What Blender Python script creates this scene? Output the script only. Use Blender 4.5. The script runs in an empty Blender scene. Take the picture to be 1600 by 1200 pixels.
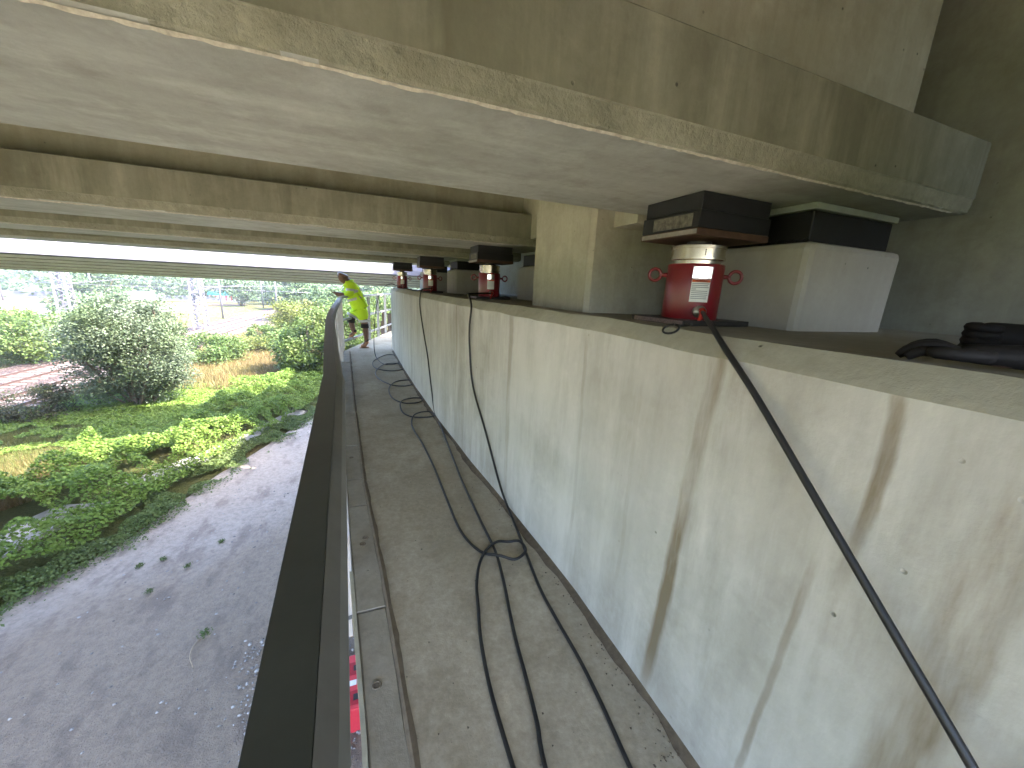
import bpy, bmesh, math, random
import numpy as np
from mathutils import Vector, Matrix, noise
random.seed(7); rng = np.random.default_rng(7)
S = bpy.context.scene
COL = S.collection
# ------------------------------------------------------------------ camera
cam = bpy.data.cameras.new('camera'); co = bpy.data.objects.new('camera', cam); COL.objects.link(co)
cam.sensor_width = 36; cam.lens = 594/1600*36; cam.clip_end = 6000; cam.clip_start = .02
r_, u_, b_ = Vector((.93046,-.36332,.04734)), Vector((.04588,.24373,.96876)), Vector((-.36351,-.89922,.24345))
M = Matrix((r_, u_, b_)).transposed().to_4x4(); M.translation = (0, 0, 1.4)
co.matrix_world = M; S.camera = co
# ------------------------------------------------------------------ light
SUN = Vector((.85, -.49, 1)).normalized()
w = bpy.data.worlds.new('World'); S.world = w; w.use_nodes = True
nt = w.node_tree; sky = nt.nodes.new('ShaderNodeTexSky'); sky.sky_type = 'NISHITA'; sky.sun_disc = False
sky.sun_elevation = math.asin(SUN.z); sky.sun_rotation = math.atan2(SUN.x, SUN.y)
sky.air_density = .75; sky.dust_density = 3.0
bg = nt.nodes['Background']; nt.links.new(sky.outputs[0], bg.inputs[0]); bg.inputs[1].default_value = .15
sl = bpy.data.lights.new('sun', 'SUN'); sl.energy = 2.0; sl.angle = math.radians(.6); sl.color = (1, .95, .86)
so = bpy.data.objects.new('sun', sl); COL.objects.link(so); so.rotation_euler = SUN.to_track_quat('Z', 'Y').to_euler()
S.view_settings.view_transform = 'Standard'; S.view_settings.look = 'None'; S.view_settings.gamma = 1
S.view_settings.exposure = 4.45; S.view_settings.use_curve_mapping = False
S.render.engine = 'CYCLES'; S.cycles.max_bounces = 8; S.cycles.diffuse_bounces = 6; S.cycles.glossy_bounces = 3
S.cycles.transmission_bounces = 3; S.cycles.use_denoising = True

# ------------------------------------------------------------------ material helpers
class NT:
    def __init__(s, name):
        s.m = bpy.data.materials.new(name); s.m.use_nodes = True; s.t = s.m.node_tree; s.b = s.t.nodes['Principled BSDF']
        g = s.t.nodes.new('ShaderNodeNewGeometry'); s.pos = g.outputs['Position']; s.isl = g.outputs['Random Per Island']
        s.b.inputs['Specular IOR Level'].default_value = .25
    def n(s, typ, ins=(), **kw):
        x = s.t.nodes.new(typ)
        for k, v in kw.items(): setattr(x, k, v)
        for i, v in ins:
            if isinstance(v, bpy.types.NodeSocket): s.t.links.new(v, x.inputs[i])
            else: x.inputs[i].default_value = v
        return x
    def math(s, op, a, b=0., c=0., clamp=False):
        x = s.n('ShaderNodeMath', [(0, a), (1, b), (2, c)], operation=op); x.use_clamp = clamp; return x.outputs[0]
    def noise(s, scale, detail=6, rough=.6, stretch=(1,1,1), off=0., col=False, vec=None):
        mp = s.n('ShaderNodeMapping', [(0, vec or s.pos), (1, (off, off*.7, off*1.3)), (3, stretch)])
        x = s.n('ShaderNodeTexNoise', [(0, mp.outputs[0]), ('Scale', scale), ('Detail', detail), ('Roughness', rough)])
        return x.outputs['Color' if col else 'Fac']
    def vor(s, scale, feature='F1', stretch=(1,1,1)):
        mp = s.n('ShaderNodeMapping', [(0, s.pos), (3, stretch)])
        return s.n('ShaderNodeTexVoronoi', [(0, mp.outputs[0]), ('Scale', scale)], feature=feature).outputs['Distance']
    def ramp(s, f, lo, hi, a=0., b=1.):
        return s.n('ShaderNodeMapRange', [(0, f), (1, lo), (2, hi), (3, a), (4, b)]).outputs[0]
    def mix(s, f, a, b, mode='MIX'):
        x = s.n('ShaderNodeMix', data_type='RGBA', blend_type=mode)
        for i, v in ((0, f), (6, a), (7, b)):
            if isinstance(v, bpy.types.NodeSocket): s.t.links.new(v, x.inputs[i])
            else: x.inputs[i].default_value = v if i == 0 else (v[0], v[1], v[2], 1)
        return x.outputs[2]
    def bump(s, h, dist, strength=1., prev=None):
        x = s.n('ShaderNodeBump', [('Height', h), ('Distance', dist), ('Strength', strength)])
        if prev is not None: s.t.links.new(prev, x.inputs['Normal'])
        return x.outputs[0]
    def out(s, col=None, rough=None, normal=None, metal=None):
        for k, v in (('Base Color', col), ('Roughness', rough), ('Normal', normal), ('Metallic', metal)):
            if v is None: continue
            if isinstance(v, bpy.types.NodeSocket): s.t.links.new(v, s.b.inputs[k])
            else: s.b.inputs[k].default_value = (v[0], v[1], v[2], 1) if k == 'Base Color' else v
        return s.m

def concrete(name, a, b, streak=.25, grain=.5, rough=.85, pits=True, stain=None, bumpd=.004, sdir=(5,5,.35), spots=.35, blotch=1.):
    s = NT(name)
    big = s.ramp(s.noise(.9, 5, .6), .32, .68); c = s.mix(big, a, b)
    st = s.ramp(s.noise(2.2, 5, .62, sdir, 3.), .38, .7)
    c = s.mix(s.math('MULTIPLY', st, streak), c, (a[0]*.5, a[1]*.48, a[2]*.42))
    st2 = s.ramp(s.noise(3.1, 4, .6, sdir, 9.), .5, .75)
    c = s.mix(s.math('MULTIPLY', st2, streak), c, (min(1,b[0]*1.5), min(1,b[1]*1.5), min(1,b[2]*1.5)))
    blo = s.ramp(s.noise(2.6, 7, .7, (1,1,1), 13.), .5, .72, 0, .38*blotch); c = s.mix(blo, c, (a[0]*.5, a[1]*.47, a[2]*.40))
    blo = s.ramp(s.noise(4.1, 7, .72, (1,1,1), 17.), .52, .75, 0, .35*blotch); c = s.mix(blo, c, (min(1,b[0]*1.35), min(1,b[1]*1.36), min(1,b[2]*1.4)))
    fine = s.noise(38, 5, .7, off=1.)
    c = s.mix(s.math('MULTIPLY', s.ramp(fine, .35, .75), .35*grain), c, (a[0]*.45, a[1]*.45, a[2]*.42))
    mid = s.noise(7, 6, .65, off=5.)
    c = s.mix(s.ramp(mid, .5, .8, 0, spots), c, (a[0]*.55, a[1]*.52, a[2]*.45))
    h = s.math('ADD', s.math('MULTIPLY', fine, .35), mid)
    if pits:
        v = s.vor(13); pm = s.ramp(s.noise(5, 2, off=2.), .5, .6)
        p = s.math('MULTIPLY', s.ramp(v, .03, .075, 1, 0), pm)
        c = s.mix(s.math('MULTIPLY', p, .75), c, (.03, .028, .022)); h = s.math('SUBTRACT', h, s.math('MULTIPLY', p, 1.5))
    if stain: c = stain(s, c)
    return s.out(c, rough, s.bump(h, bumpd, .7))

def simple(name, col, rough=.6, metal=0., var=.25, scale=20, bumpd=.0015, spec=.3):
    s = NT(name); f = s.noise(scale, 5, .65)
    c = s.mix(s.ramp(f, .3, .75), col, tuple(x*(1-var) for x in col))
    s.b.inputs['Specular IOR Level'].default_value = spec
    return s.out(c, rough, s.bump(f, bumpd, .5), metal)

def wall_stain(s, c):
    sep = s.n('ShaderNodeSeparateXYZ', [(0, s.pos)]); z = sep.outputs[2]
    wob = s.math('MULTIPLY', s.math('SUBTRACT', s.noise(1.1, 4, .55, (1,.6,.9), 4.), .5), .13)
    y = s.math('ADD', sep.outputs[1], wob)
    edge = s.noise(14, 4, .7, (1,1,.25), 6.)
    for y0, dy, wd, z0, z1, k in ((.775,-.05,.024,.05,1.27,.85),(.37,.0,.013,.90,1.26,.85),(.205,-.03,.042,.35,1.12,.9),(.43,-.04,.010,.1,.85,.6),
                                  (2.12,0,.028,.1,1.25,.55),(1.38,0,.012,.2,1.2,.35),(3.2,0,.03,.3,1.25,.35),(1.02,0,.012,.3,1.1,.25),(5,0,.05,.3,1.2,.3),(.10,0,.02,.2,.7,.5)):
        yy = s.math('ADD', y, s.math('MULTIPLY', s.math('SUBTRACT', z, .6), dy*-1))
        d = s.math('ABSOLUTE', s.math('SUBTRACT', yy, y0))
        m = s.ramp(s.math('ADD', d, s.math('MULTIPLY', s.math('SUBTRACT', edge, .5), wd*.9)), wd*.55, wd*1.25, 1, 0)
        zz = s.math('MULTIPLY', s.ramp(z, z0-.12, z0+.15), s.ramp(z, z1-.03, z1+.05, 1, 0))
        c = s.mix(s.math('MULTIPLY', s.math('MULTIPLY', m, zz), k), c, (.15, .11, .055))
    # whitish efflorescence runs
    f = s.ramp(s.noise(5, 6, .65, (1,1.15,.17), 12.), .48, .72)
    c = s.mix(s.math('MULTIPLY', f, .7), c, (.56, .56, .52))
    f = s.ramp(s.noise(4, 6, .65, (1,1.2,.22), 22.), .5, .75)
    c = s.mix(s.math('MULTIPLY', f, .5), c, (.17, .165, .135))
    f = s.ramp(s.noise(1.3, 6, .65, (1,1,.5), 32.), .45, .65)
    c = s.mix(s.math('MULTIPLY', f, .45), c, (.50, .50, .465))
    return c

MAT = {}
MAT['wall'] = concrete('wall_concrete', (.35,.335,.29), (.47,.465,.425), .25, .35, .8, True, wall_stain, .003, (1,1.2,.3), .15)
MAT['ledge'] = concrete('ledge_concrete', (.34,.32,.255), (.40,.38,.31), .1, .6, .9, True, None, .006)
MAT['shelf'] = concrete('shelf_concrete', (.28,.265,.21), (.34,.32,.26), .1, .6, .9, False, None, .004)
MAT['back'] = concrete('back_wall_concrete', (.34,.34,.28), (.40,.40,.34), .15, .5, .85, True, None, .004)
MAT['floor'] = concrete('floor_concrete', (.36,.31,.22), (.48,.425,.32), .2, 1.4, .85, True, None, .006, (1.5,.6,1), .6)
MAT['kerb'] = concrete('kerb_concrete', (.27,.24,.185), (.35,.315,.245), .1, .9, .85, True, None, .006, (3,1,1), .5)
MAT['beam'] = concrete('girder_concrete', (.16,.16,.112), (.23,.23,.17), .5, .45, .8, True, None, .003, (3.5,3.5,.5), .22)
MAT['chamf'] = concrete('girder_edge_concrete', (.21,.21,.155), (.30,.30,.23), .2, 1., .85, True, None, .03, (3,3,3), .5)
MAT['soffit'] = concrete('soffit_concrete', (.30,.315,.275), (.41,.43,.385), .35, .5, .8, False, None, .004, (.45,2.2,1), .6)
MAT['crust'] = simple('pale_mortar_crust', (.50,.47,.38), .95, 0, .5, 60, .002)
MAT['web'] = concrete('web_concrete', (.31,.30,.22), (.37,.36,.27), .2, .4, .85, True, None, .003)
MAT['fascia'] = concrete('fascia_concrete', (.12,.12,.15), (.15,.15,.185), .1, .3, .8, False, None, .002)
MAT['ped'] = concrete('pedestal_concrete', (.34,.32,.27), (.40,.38,.33), .10, .3, .75, True, None, .002, spots=.15, blotch=.5)
MAT['block'] = concrete('stopper_concrete', (.40,.385,.31), (.45,.43,.35), .15, .5, .85, True, None, .006)
MAT['dust'] = simple('brown_dust', (.15,.115,.075), .95, 0, .5, 30, .004)
MAT['grout'] = simple('grout', (.19,.155,.11), .95, 0, .4, 25, .004)
MAT['rust'] = simple('rusty_steel', (.10,.055,.035), .7, .2, .5, 18, .001)
MAT['rubber'] = simple('black_rubber', (.014,.014,.015), .5, 0, .3, 12)
MAT['hose'] = simple('hose_rubber', (.009,.009,.010), .5, 0, .2, 60, .0003, .5)
MAT['red'] = simple('red_paint', (.19,.004,.009), .28, 0, .2, 6, .0006, .6)
MAT['redclip'] = simple('red_plastic', (.45,.03,.015), .5)
MAT['steel'] = simple('bright_steel', (.62,.56,.46), .22, 1., .15, 30, .0003)
MAT['darksteel'] = simple('dark_steel', (.06,.055,.05), .45, .6, .3, 30)
MAT['railtop'] = simple('dark_galvanised_rail', (.058,.064,.054), .38, .1, .3, 9, .0006, .4)
MAT['chan'] = simple('lit_rail_side_steel', (.15,.15,.135), .45, .1, .35, 9, .0006, .4)  # lighter than the top rail, painting in light on the inner faces
MAT['galv'] = simple('galvanised_steel', (.34,.355,.37), .5, .3, .12, 14, .0005)
MAT['white'] = simple('label_paper', (.72,.72,.68), .5, 0, .05)
MAT['silver'] = simple('silver_label', (.8,.82,.8), .15, .9, .1)
MAT['orange'] = simple('orange_band', (.62,.10,.02), .5, 0, .05)
MAT['ink'] = simple('ink', (.02,.02,.02), .6, 0, 0)
MAT['skin'] = simple('dark_skin', (.14,.075,.052), .45, 0, .2, 8)
MAT['glove'] = simple('dark_glove', (.016,.013,.013), .7, 0, .4, 40, .002)
MAT['sleeve'] = simple('dark_sleeve', (.02,.018,.02), .85, 0, .3, 30, .003)
MAT['hivis'] = simple('hi_vis_yellow', (.52,.78,.03), .8, 0, .12, 12, .004)
MAT['refl'] = simple('reflective_tape', (.42,.43,.43), .4, 0, .1)
MAT['boot'] = simple('tan_boot', (.36,.19,.11), .7)
MAT['pinkred'] = simple('red_barrier_plastic', (.50,.035,.05), .45, 0, .08)
MAT['ballast'] = simple('ballast_stone', (.24,.19,.17), .95, 0, .6, 9, .05)
MAT['stone'] = simple('pale_stone', (.42,.41,.40), .9, 0, .5, 6, .01)
MAT['railsteel'] = simple('rusty_rail', (.07,.045,.04), .5, .3, .3, 10)
MAT['sleeper'] = simple('concrete_sleeper', (.11,.09,.08), .9, 0, .3, 6)
MAT['bark'] = simple('bark', (.11,.085,.06), .95, 0, .4, 12, .01)
MAT['road'] = simple('far_asphalt', (.30,.30,.32), .9, 0, .1, .3, .01)
MAT['wood'] = simple('weathered_wood', (.20,.15,.12), .9, 0, .4, 8)
MAT['mast'] = simple('mast_steel', (.10,.095,.115), .55, .2, .2, 8)
MAT['teal'] = simple('teal_sheet', (.03,.22,.26), .6); MAT['wht'] = simple('white_panel', (.7,.7,.7), .6); MAT['redp'] = simple('red_panel', (.5,.04,.05), .6)

def leafmat(name, a, b, c=None, trans=.35, rough=.55):
    s = NT(name); col = s.mix(s.isl, a, b)
    f = s.ramp(s.noise(.55, 3, .6), .4, .65)
    if c: col = s.mix(s.math('MULTIPLY', f, .8), col, c)
    s.out(col, rough)
    tr = s.n('ShaderNodeBsdfTranslucent', [(0, col)]); mx = s.n('ShaderNodeMixShader', [(0, trans), (1, s.b.outputs[0]), (2, tr.outputs[0])])
    s.t.links.new(mx.outputs[0], s.t.nodes['Material Output'].inputs[0]); return s.m
MAT['vine'] = leafmat('vine_leaves', (.08,.14,.022), (.13,.205,.035), (.13,.19,.04))
MAT['weed'] = leafmat('weed_leaves', (.07,.11,.03), (.10,.145,.04), (.10,.13,.045))
MAT['tree'] = leafmat('tree_leaves', (.05,.075,.04), (.12,.145,.10), (.07,.10,.04), .3)
MAT['bush'] = leafmat('bush_leaves', (.045,.08,.018), (.075,.12,.03), (.075,.10,.025))
MAT['bushy'] = leafmat('yellow_bush_leaves', (.07,.10,.02), (.10,.125,.028), (.11,.11,.03))
MAT['bushd'] = leafmat('dark_bush_leaves', (.03,.045,.018), (.05,.06,.025), (.065,.045,.025))
MAT['dry'] = leafmat('dry_grass_blades', (.12,.085,.037), (.16,.115,.048), (.10,.095,.035), .2)
MAT['lowgrass'] = leafmat('low_grass_blades', (.09,.10,.03), (.13,.12,.045), (.07,.10,.025), .2)
MAT['far'] = leafmat('far_foliage', (.04,.07,.028), (.065,.10,.04), (.055,.085,.038), .2)

# ------------------------------------------------------------------ object helpers
def mk(name, verts, faces, mat, parent=None, loc=(0,0,0), smooth=False):
    me = bpy.data.meshes.new(name); me.from_pydata([tuple(v) for v in verts], [], faces); me.update()
    return link(name, me, mat, parent, loc, smooth)
def link(name, me, mat, parent=None, loc=(0,0,0), smooth=False):
    o = bpy.data.objects.new(name, me); COL.objects.link(o)
    if mat is not None: me.materials.append(MAT[mat] if isinstance(mat, str) else mat)
    if smooth: me.polygons.foreach_set('use_smooth', [True]*len(me.polygons))
    o.location = loc
    if parent: o.parent = parent
    return o
def tag(o, label=None, cat=None, group=None, kind=None):
    for k, v in (('label',label),('category',cat),('group',group),('kind',kind)):
        if v: o[k] = v
    return o
def thing(name, label, cat, loc=(0,0,0), group=None, rz=0):
    o = bpy.data.objects.new(name, None); COL.objects.link(o); o.location = loc; o.rotation_euler.z = rz; o.empty_display_size = .2
    return tag(o, label, cat, group)
def hexa(p0, p1, bev=0.):
    bm = bmesh.new(); bmesh.ops.create_cube(bm, size=1)
    for v in bm.verts: v.co = Vector([(p0[i]+p1[i])/2 + v.co[i]*(p1[i]-p0[i]) for i in range(3)])
    if bev: bmesh.ops.bevel(bm, geom=bm.edges[:], offset=bev, segments=2, affect='EDGES', profile=.5)
    return bm
def bmo(name, bm, mat, parent=None, loc=(0,0,0), smooth=False):
    me = bpy.data.meshes.new(name); bm.to_mesh(me); bm.free(); return link(name, me, mat, parent, loc, smooth)
def box(name, p0, p1, mat, parent=None, bev=0., loc=(0,0,0)):
    return bmo(name, hexa(p0, p1, bev), mat, parent, loc)
def prism(name, poly, axis, a, b, mat, parent=None, loc=(0,0,0), sub=0):
    """polygon (2D list) extruded along axis from a to b"""
    n = len(poly); N = sub+2; V = []
    for k in range(N):
        t = a+(b-a)*k/(N-1)
        for p in poly: V.append({0:(t,p[0],p[1]),1:(p[0],t,p[1]),2:(p[0],p[1],t)}[axis])
    F = [tuple(range(n)), tuple(range((N-1)*n, N*n))[::-1]]
    for k in range(N-1):
        for i in range(n): F.append((k*n+i, (k+1)*n+i, (k+1)*n+(i+1)%n, k*n+(i+1)%n))
    o = mk(name, V, F, mat, parent, loc)
    bm = bmesh.new(); bm.from_mesh(o.data); bmesh.ops.recalc_face_normals(bm, faces=bm.faces); bm.to_mesh(o.data); bm.free()
    return o
def lathe(name, prof, mat, parent=None, loc=(0,0,0), seg=40, rot=None, smooth=True):
    V, F = [], []
    for r, z in prof:
        for i in range(seg):
            a = 2*math.pi*i/seg; V.append(Vector((r*math.cos(a), r*math.sin(a), z)))
    for k in range(len(prof)-1):
        for i in range(seg): F.append((k*seg+i, k*seg+(i+1)%seg, (k+1)*seg+(i+1)%seg, (k+1)*seg+i))
    F += [tuple(range(seg))[::-1], tuple(range((len(prof)-1)*seg, len(prof)*seg))]
    if rot: V = [rot @ v for v in V]
    o = mk(name, V, F, mat, parent, loc, smooth)
    if smooth:
        try: o.data.set_sharp_from_angle(angle=math.radians(35))
        except Exception: pass
    return o
def catmull(P, k=6):
    P = [Vector(p) for p in P]; out = []
    for i in range(len(P)-1):
        p0 = P[max(0,i-1)]; p1 = P[i]; p2 = P[i+1]; p3 = P[min(len(P)-1,i+2)]
        for j in range(k):
            t = j/k
            out.append(.5*((2*p1)+(p2-p0)*t+(2*p0-5*p1+4*p2-p3)*t*t+(-p0+3*p1-3*p2+p3)*t**3))
    return out+[P[-1]]
def tube(name, P, r, mat, parent=None, seg=8, loc=(0,0,0), closed=False):
    P = [Vector(p) for p in P]; n = len(P); V, F = [], []
    t0 = (P[1]-P[0]).normalized(); up = Vector((0,0,1)) if abs(t0.z) < .9 else Vector((1,0,0))
    nx = t0.cross(up).normalized()
    for i, p in enumerate(P):
        t = (P[(i+1)%n]-P[i-1]).normalized() if closed else (P[min(i+1,n-1)]-P[max(i-1,0)]).normalized()
        nx = (nx-t*nx.dot(t)).normalized(); ny = t.cross(nx)
        rr = r[i] if isinstance(r, (list, tuple)) else r
        for j in range(seg):
            a = 2*math.pi*j/seg; V.append(p+nx*math.cos(a)*rr+ny*math.sin(a)*rr)
    for i in range(n if closed else n-1):
        i2 = (i+1) % n
        for j in range(seg): F.append((i*seg+j, i*seg+(j+1)%seg, i2*seg+(j+1)%seg, i2*seg+j))
    if not closed: F += [tuple(range(seg))[::-1], tuple(range((n-1)*seg, n*seg))]
    return mk(name, V, F, mat, parent, loc, True)
def bar(name, p, q, wx, wy, mat, parent=None):
    p, q = Vector(p), Vector(q); t = (q-p).normalized(); up = Vector((0,0,1)) if abs(t.z) < .9 else Vector((0,1,0))
    a = t.cross(up).normalized()*wx/2; b = t.cross(a).normalized()*wy/2
    V = [e+s1*a+s2*b for e in (p,q) for s1,s2 in ((-1,-1),(1,-1),(1,1),(-1,1))]
    return mk(name, V, [(0,1,2,3),(7,6,5,4),(0,4,5,1),(1,5,6,2),(2,6,7,3),(3,7,4,0)], mat, parent)
def soup(bars):
    """many bars as one mesh (V,F)"""
    V, F = [], []
    for p, q, wd in bars:
        p, q = Vector(p), Vector(q); t = (q-p).normalized(); up = Vector((0,0,1)) if abs(t.z) < .9 else Vector((0,1,0))
        a = t.cross(up).normalized()*wd/2; b = t.cross(a).normalized()*wd/2; o = len(V)
        V += [e+s1*a+s2*b for e in (p,q) for s1,s2 in ((-1,-1),(1,-1),(1,1),(-1,1))]
        F += [tuple(o+i for i in f) for f in ((0,1,2,3),(7,6,5,4),(0,4,5,1),(1,5,6,2),(2,6,7,3),(3,7,4,0))]
    return V, F
def sweep(name, path, prof, mat, parent=None):
    """path [(x,y,z)], profile [(dx to the right, dz)] closed"""
    V, F = [], []; n = len(prof); m = len(path)
    for i, p in enumerate(path):
        a = Vector(path[max(0,i-1)]); b = Vector(path[min(m-1,i+1)]); t = (b-a); t.z = 0; t.normalize(); rt = Vector((t.y,-t.x,0))
        for dx, dz in prof: V.append(Vector(p)+rt*dx+Vector((0,0,dz)))
    for i in range(m-1):
        for j in range(n): F.append((i*n+j, i*n+(j+1)%n, (i+1)*n+(j+1)%n, (i+1)*n+j))
    F += [tuple(range(n)), tuple(range((m-1)*n, m*n))[::-1]]
    o = mk(name, V, F, mat, parent)
    bm = bmesh.new(); bm.from_mesh(o.data); bmesh.ops.recalc_face_normals(bm, faces=bm.faces); bm.to_mesh(o.data); bm.free(); return o
def jag(o, amp, scale, sub=0, lim=None):
    """break up edges with small noise"""
    bm = bmesh.new(); bm.from_mesh(o.data)
    if sub: bmesh.ops.subdivide_edges(bm, edges=[e for e in bm.edges if e.calc_length() > .12], cuts=sub, use_grid_fill=True)
    for v in bm.verts:
        v.co += noise.noise_vector(v.co*scale)*amp
    bm.to_mesh(o.data); bm.free(); return o

# ------------------------------------------------------------------ walkway geometry
TY = [-3,1.3,1.93,2.8,3.77,5.2,6.6,8.6]; TX = [.90,.90,.857,.787,.727,.672,.637,.621]
def xw(y): return float(np.interp(y, TY, TX))
EY = [-3,.9,1.6,2.12,3.87,6.14,8.35]; EX = [-.036,-.041,-.085,-.118,-.213,-.327,-.356]
def xe(y): return float(np.interp(y, EY, EX))
KY = [-3,.85,1.265,1.725,2.64,4.68,6.9,8.35]; KX = [.10,.088,.068,.041,-.028,-.116,-.188,-.235]
def xk(y): return float(np.interp(y, KY, KX))
floor = thing('walkway_floor', None, None); floor['kind'] = 'structure'
# walking slab
ys = np.linspace(-3, 8.35, 120)
V, F = [], []; rows = 14
def fz(x, y): return .0025*noise.noise(Vector((x*6, y*6, 0))) + .004*noise.noise(Vector((x*1.5, y*1.5, 3)))
for y in ys:
    a, b = xk(y)+.004, xw(y)+.02
    for j in range(rows+1):
        x = a+(b-a)*j/rows; V.append((x, y, fz(x, y)))
for i in range(len(ys)-1):
    for j in range(rows): o = i*(rows+1)+j; F.append((o, o+1, o+rows+2, o+rows+1))
mk('slab', V, F, 'floor', floor, smooth=True)
# slab beyond the bend
prism('slab', [(-.356,8.354),(.84,11.95),(4,11.95),(4,8.354)], 2, -.25, -.001, 'floor', floor)
prism('slab', [(-.04,-3),(-.04,.9),(-.2,3.87),(-.35,8.35),(.9,8.35),(.9,-3)], 2, -.3, -.03, 'floor', floor)
# kerb blocks
cuts = [-3,-1.6,-.4,.55,1.48,2.35,2.72,3.35,3.95,4.3,5.1,5.7,6.4,7.1,7.7,8.35]
for i in range(len(cuts)-1):
    a, b = cuts[i]+.006, cuts[i+1]-.006; n = max(2, int((b-a)/.1)); V, F = [], []
    dz = random.uniform(-.003,.003)
    for k in range(n+1):
        y = a+(b-a)*k/n
        e0, e1 = xe(y)+.006+.003*noise.noise(Vector((y*9,0,1))), xk(y)-.004+.004*noise.noise(Vector((y*12,3,1)))
        V += [(e0,y,-.28),(e0,y,.004+dz),(e0+.006,y,.008+dz),(e1-.008,y,.008+dz),(e1,y,.002+dz),(e1,y,-.02)]
    for k in range(n):
        for j in range(5): F.append((k*6+j, k*6+j+1, (k+1)*6+j+1, (k+1)*6+j))
    F += [(0,1,2,3,4,5),tuple(n*6+j for j in range(6))[::-1]]
    mk('kerb_block', V, F, 'kerb', floor)
# cream lip along the edge, grout joint
sweep('edge_lip', [(xe(y),y,.006) for y in np.linspace(-3,8.35,90)], [(-.012,-.18),(-.012,.004),(.004,.004),(.004,-.18)], concrete('lip_concrete',(.50,.48,.38),(.34,.32,.24),.1,.8,.8,True,None,.004), floor)
V, F = [], []
ys2 = np.linspace(-3, 8.3, 260)
for y in ys2:
    c_, w_ = xk(y)+.002, .015+.009*noise.noise(Vector((y*5,1,1)))+.004*noise.noise(Vector((y*17,1,1)))
    V += [(c_-w_*.8,y,.0075),(c_,y,.013),(c_+w_*1.2,y,.0035)]
for i in range(len(ys2)-1):
    for j in range(2): o = i*3+j; F.append((o,o+1,o+4,o+3))
mk('grout_joint', V, F, 'grout', floor)
for (x,y) in ((-.005,1.13),(-.045,1.95),(-.03,2.0),(-.12,3.1)):
    lathe('anchor_hole', [(.010,.0105),(.012,.0125),(.0155,.0125),(.017,.009)], 'grout', floor, (x,y,0), 14)
# dust along the wall foot
V, F = [], []
for y in ys2:
    b = xw(y)+.004; w_ = max(.008, .038+.022*noise.noise(Vector((y*2,7,1)))+.012*noise.noise(Vector((y*9,7,1))))
    V += [(b-w_,y,fz(b-w_,y)+.0015),(b-w_*.5,y,.008),(b,y,.018)]
for i in range(len(ys2)-1):
    for j in range(2): o = i*3+j; F.append((o,o+1,o+4,o+3))
tag(mk('wall_foot_dust', V, F, 'dust', smooth=True), 'brown dust and grit gathered along the foot of the wall', 'dust', kind='stuff')
# grit
V, F = [], []
for i in range(420):
    y = .6+7*random.random()**2; x = xw(y)-abs(random.gauss(0,.05)) if random.random()<.7 else random.uniform(xe(y)+.02, xw(y))
    r = random.uniform(.0015,.005); o = len(V)
    V += [(x+r,y,.004),(x-r*.6,y+r,.004),(x-r*.5,y-r,.004),(x,y,.004+r*1.3)]; F += [(o,o+1,o+3),(o+1,o+2,o+3),(o+2,o,o+3)]
tag(mk('grit', V, F, 'dust'), 'loose grit crumbs scattered over the walkway', 'grit', kind='stuff')

# ------------------------------------------------------------------ abutment
ab = thing('bridge_abutment', 'long grey concrete abutment with stained front wall and bearing shelf beside the walkway', 'abutment', (0,0,0))
ys = np.linspace(-3, 8.6, 150); V, F = [], []
LV = [(0,-.02),(0,.3),(0,.6),(0,.9),(0,1.15),(0,1.245),(.012,1.262),(.05,1.300)]
NL = len(LV)
for y in ys:
    for k, (dx, z) in enumerate(LV):
        n_ = .0035*noise.noise(Vector((y*2, z*2, 5)))
        if k >= 5: n_ += .007*noise.noise(Vector((y*4, k*3., 2)))+.004*noise.noise(Vector((y*14, k*5., 2)))
        V.append((xw(y)+dx+n_, y, z + (n_*.7 if k >= 5 else 0)))
top = len(V)
for i in range(len(ys)-1):
    for k in range(NL-1): o = i*NL+k; F.append((o, o+1, o+NL+1, o+NL))
o_ = mk('front_wall', V, F, 'wall', ab, smooth=True)
o_.data.materials.append(MAT['ledge'])
for p in o_.data.polygons:
    if p.center.z > 1.25: p.material_index = 1
try: o_.data.set_sharp_from_angle(angle=math.radians(25))
except Exception: pass
V, F = [], []
for i, y in enumerate(ys):
    n_ = .0035*noise.noise(Vector((y*2, 1.3*2, 5)))+.007*noise.noise(Vector((y*4, 21., 2)))+.004*noise.noise(Vector((y*14, 35., 2)))
    e = xw(y)+.05+n_; zz = 1.300+n_*.7
    V += [(e,y,zz),(e+.30,y,1.282),(3.0,y,1.278)]
for i in range(len(ys)-1):
    for k in range(2): o = i*3+k; F.append((o,o+1,o+4,o+3))
mk('bearing_shelf', V, F, 'shelf', ab, smooth=True)
# rounded end face of the wall
prism('wall_end', [(.622,8.601),(.632,8.68),(.67,8.74),(.75,8.76),(3,8.76),(3,8.601)], 2, -.02, 1.2775, 'fascia', ab)
prism('back_wall', [(2.78,-3),(2.78,9.4),(3.1,9.4),(3.1,-3)], 2, 1.2, 3.6, 'back', ab, sub=0)
prism('wall_core', [(-.02,-3),(-.02,.9),(-.16,3.87),(-.30,8.30),(.9,8.6),(3,8.6),(3,-3)], 2, -5.2, -.31, 'back', ab)
prism('wing_core', [(-.3,8.37),(.88,11.9),(4,11.9),(4,8.62),(.9,8.62)], 2, -5.2, -.26, 'back', ab)
# stopper block between the first two girders
b = prism('stopper_block', [(1.235,1.99),(1.26,1.965),(2.775,1.965),(2.775,2.72),(1.235,2.72)], 2, 1.27, 2.6, 'block', ab)
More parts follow.
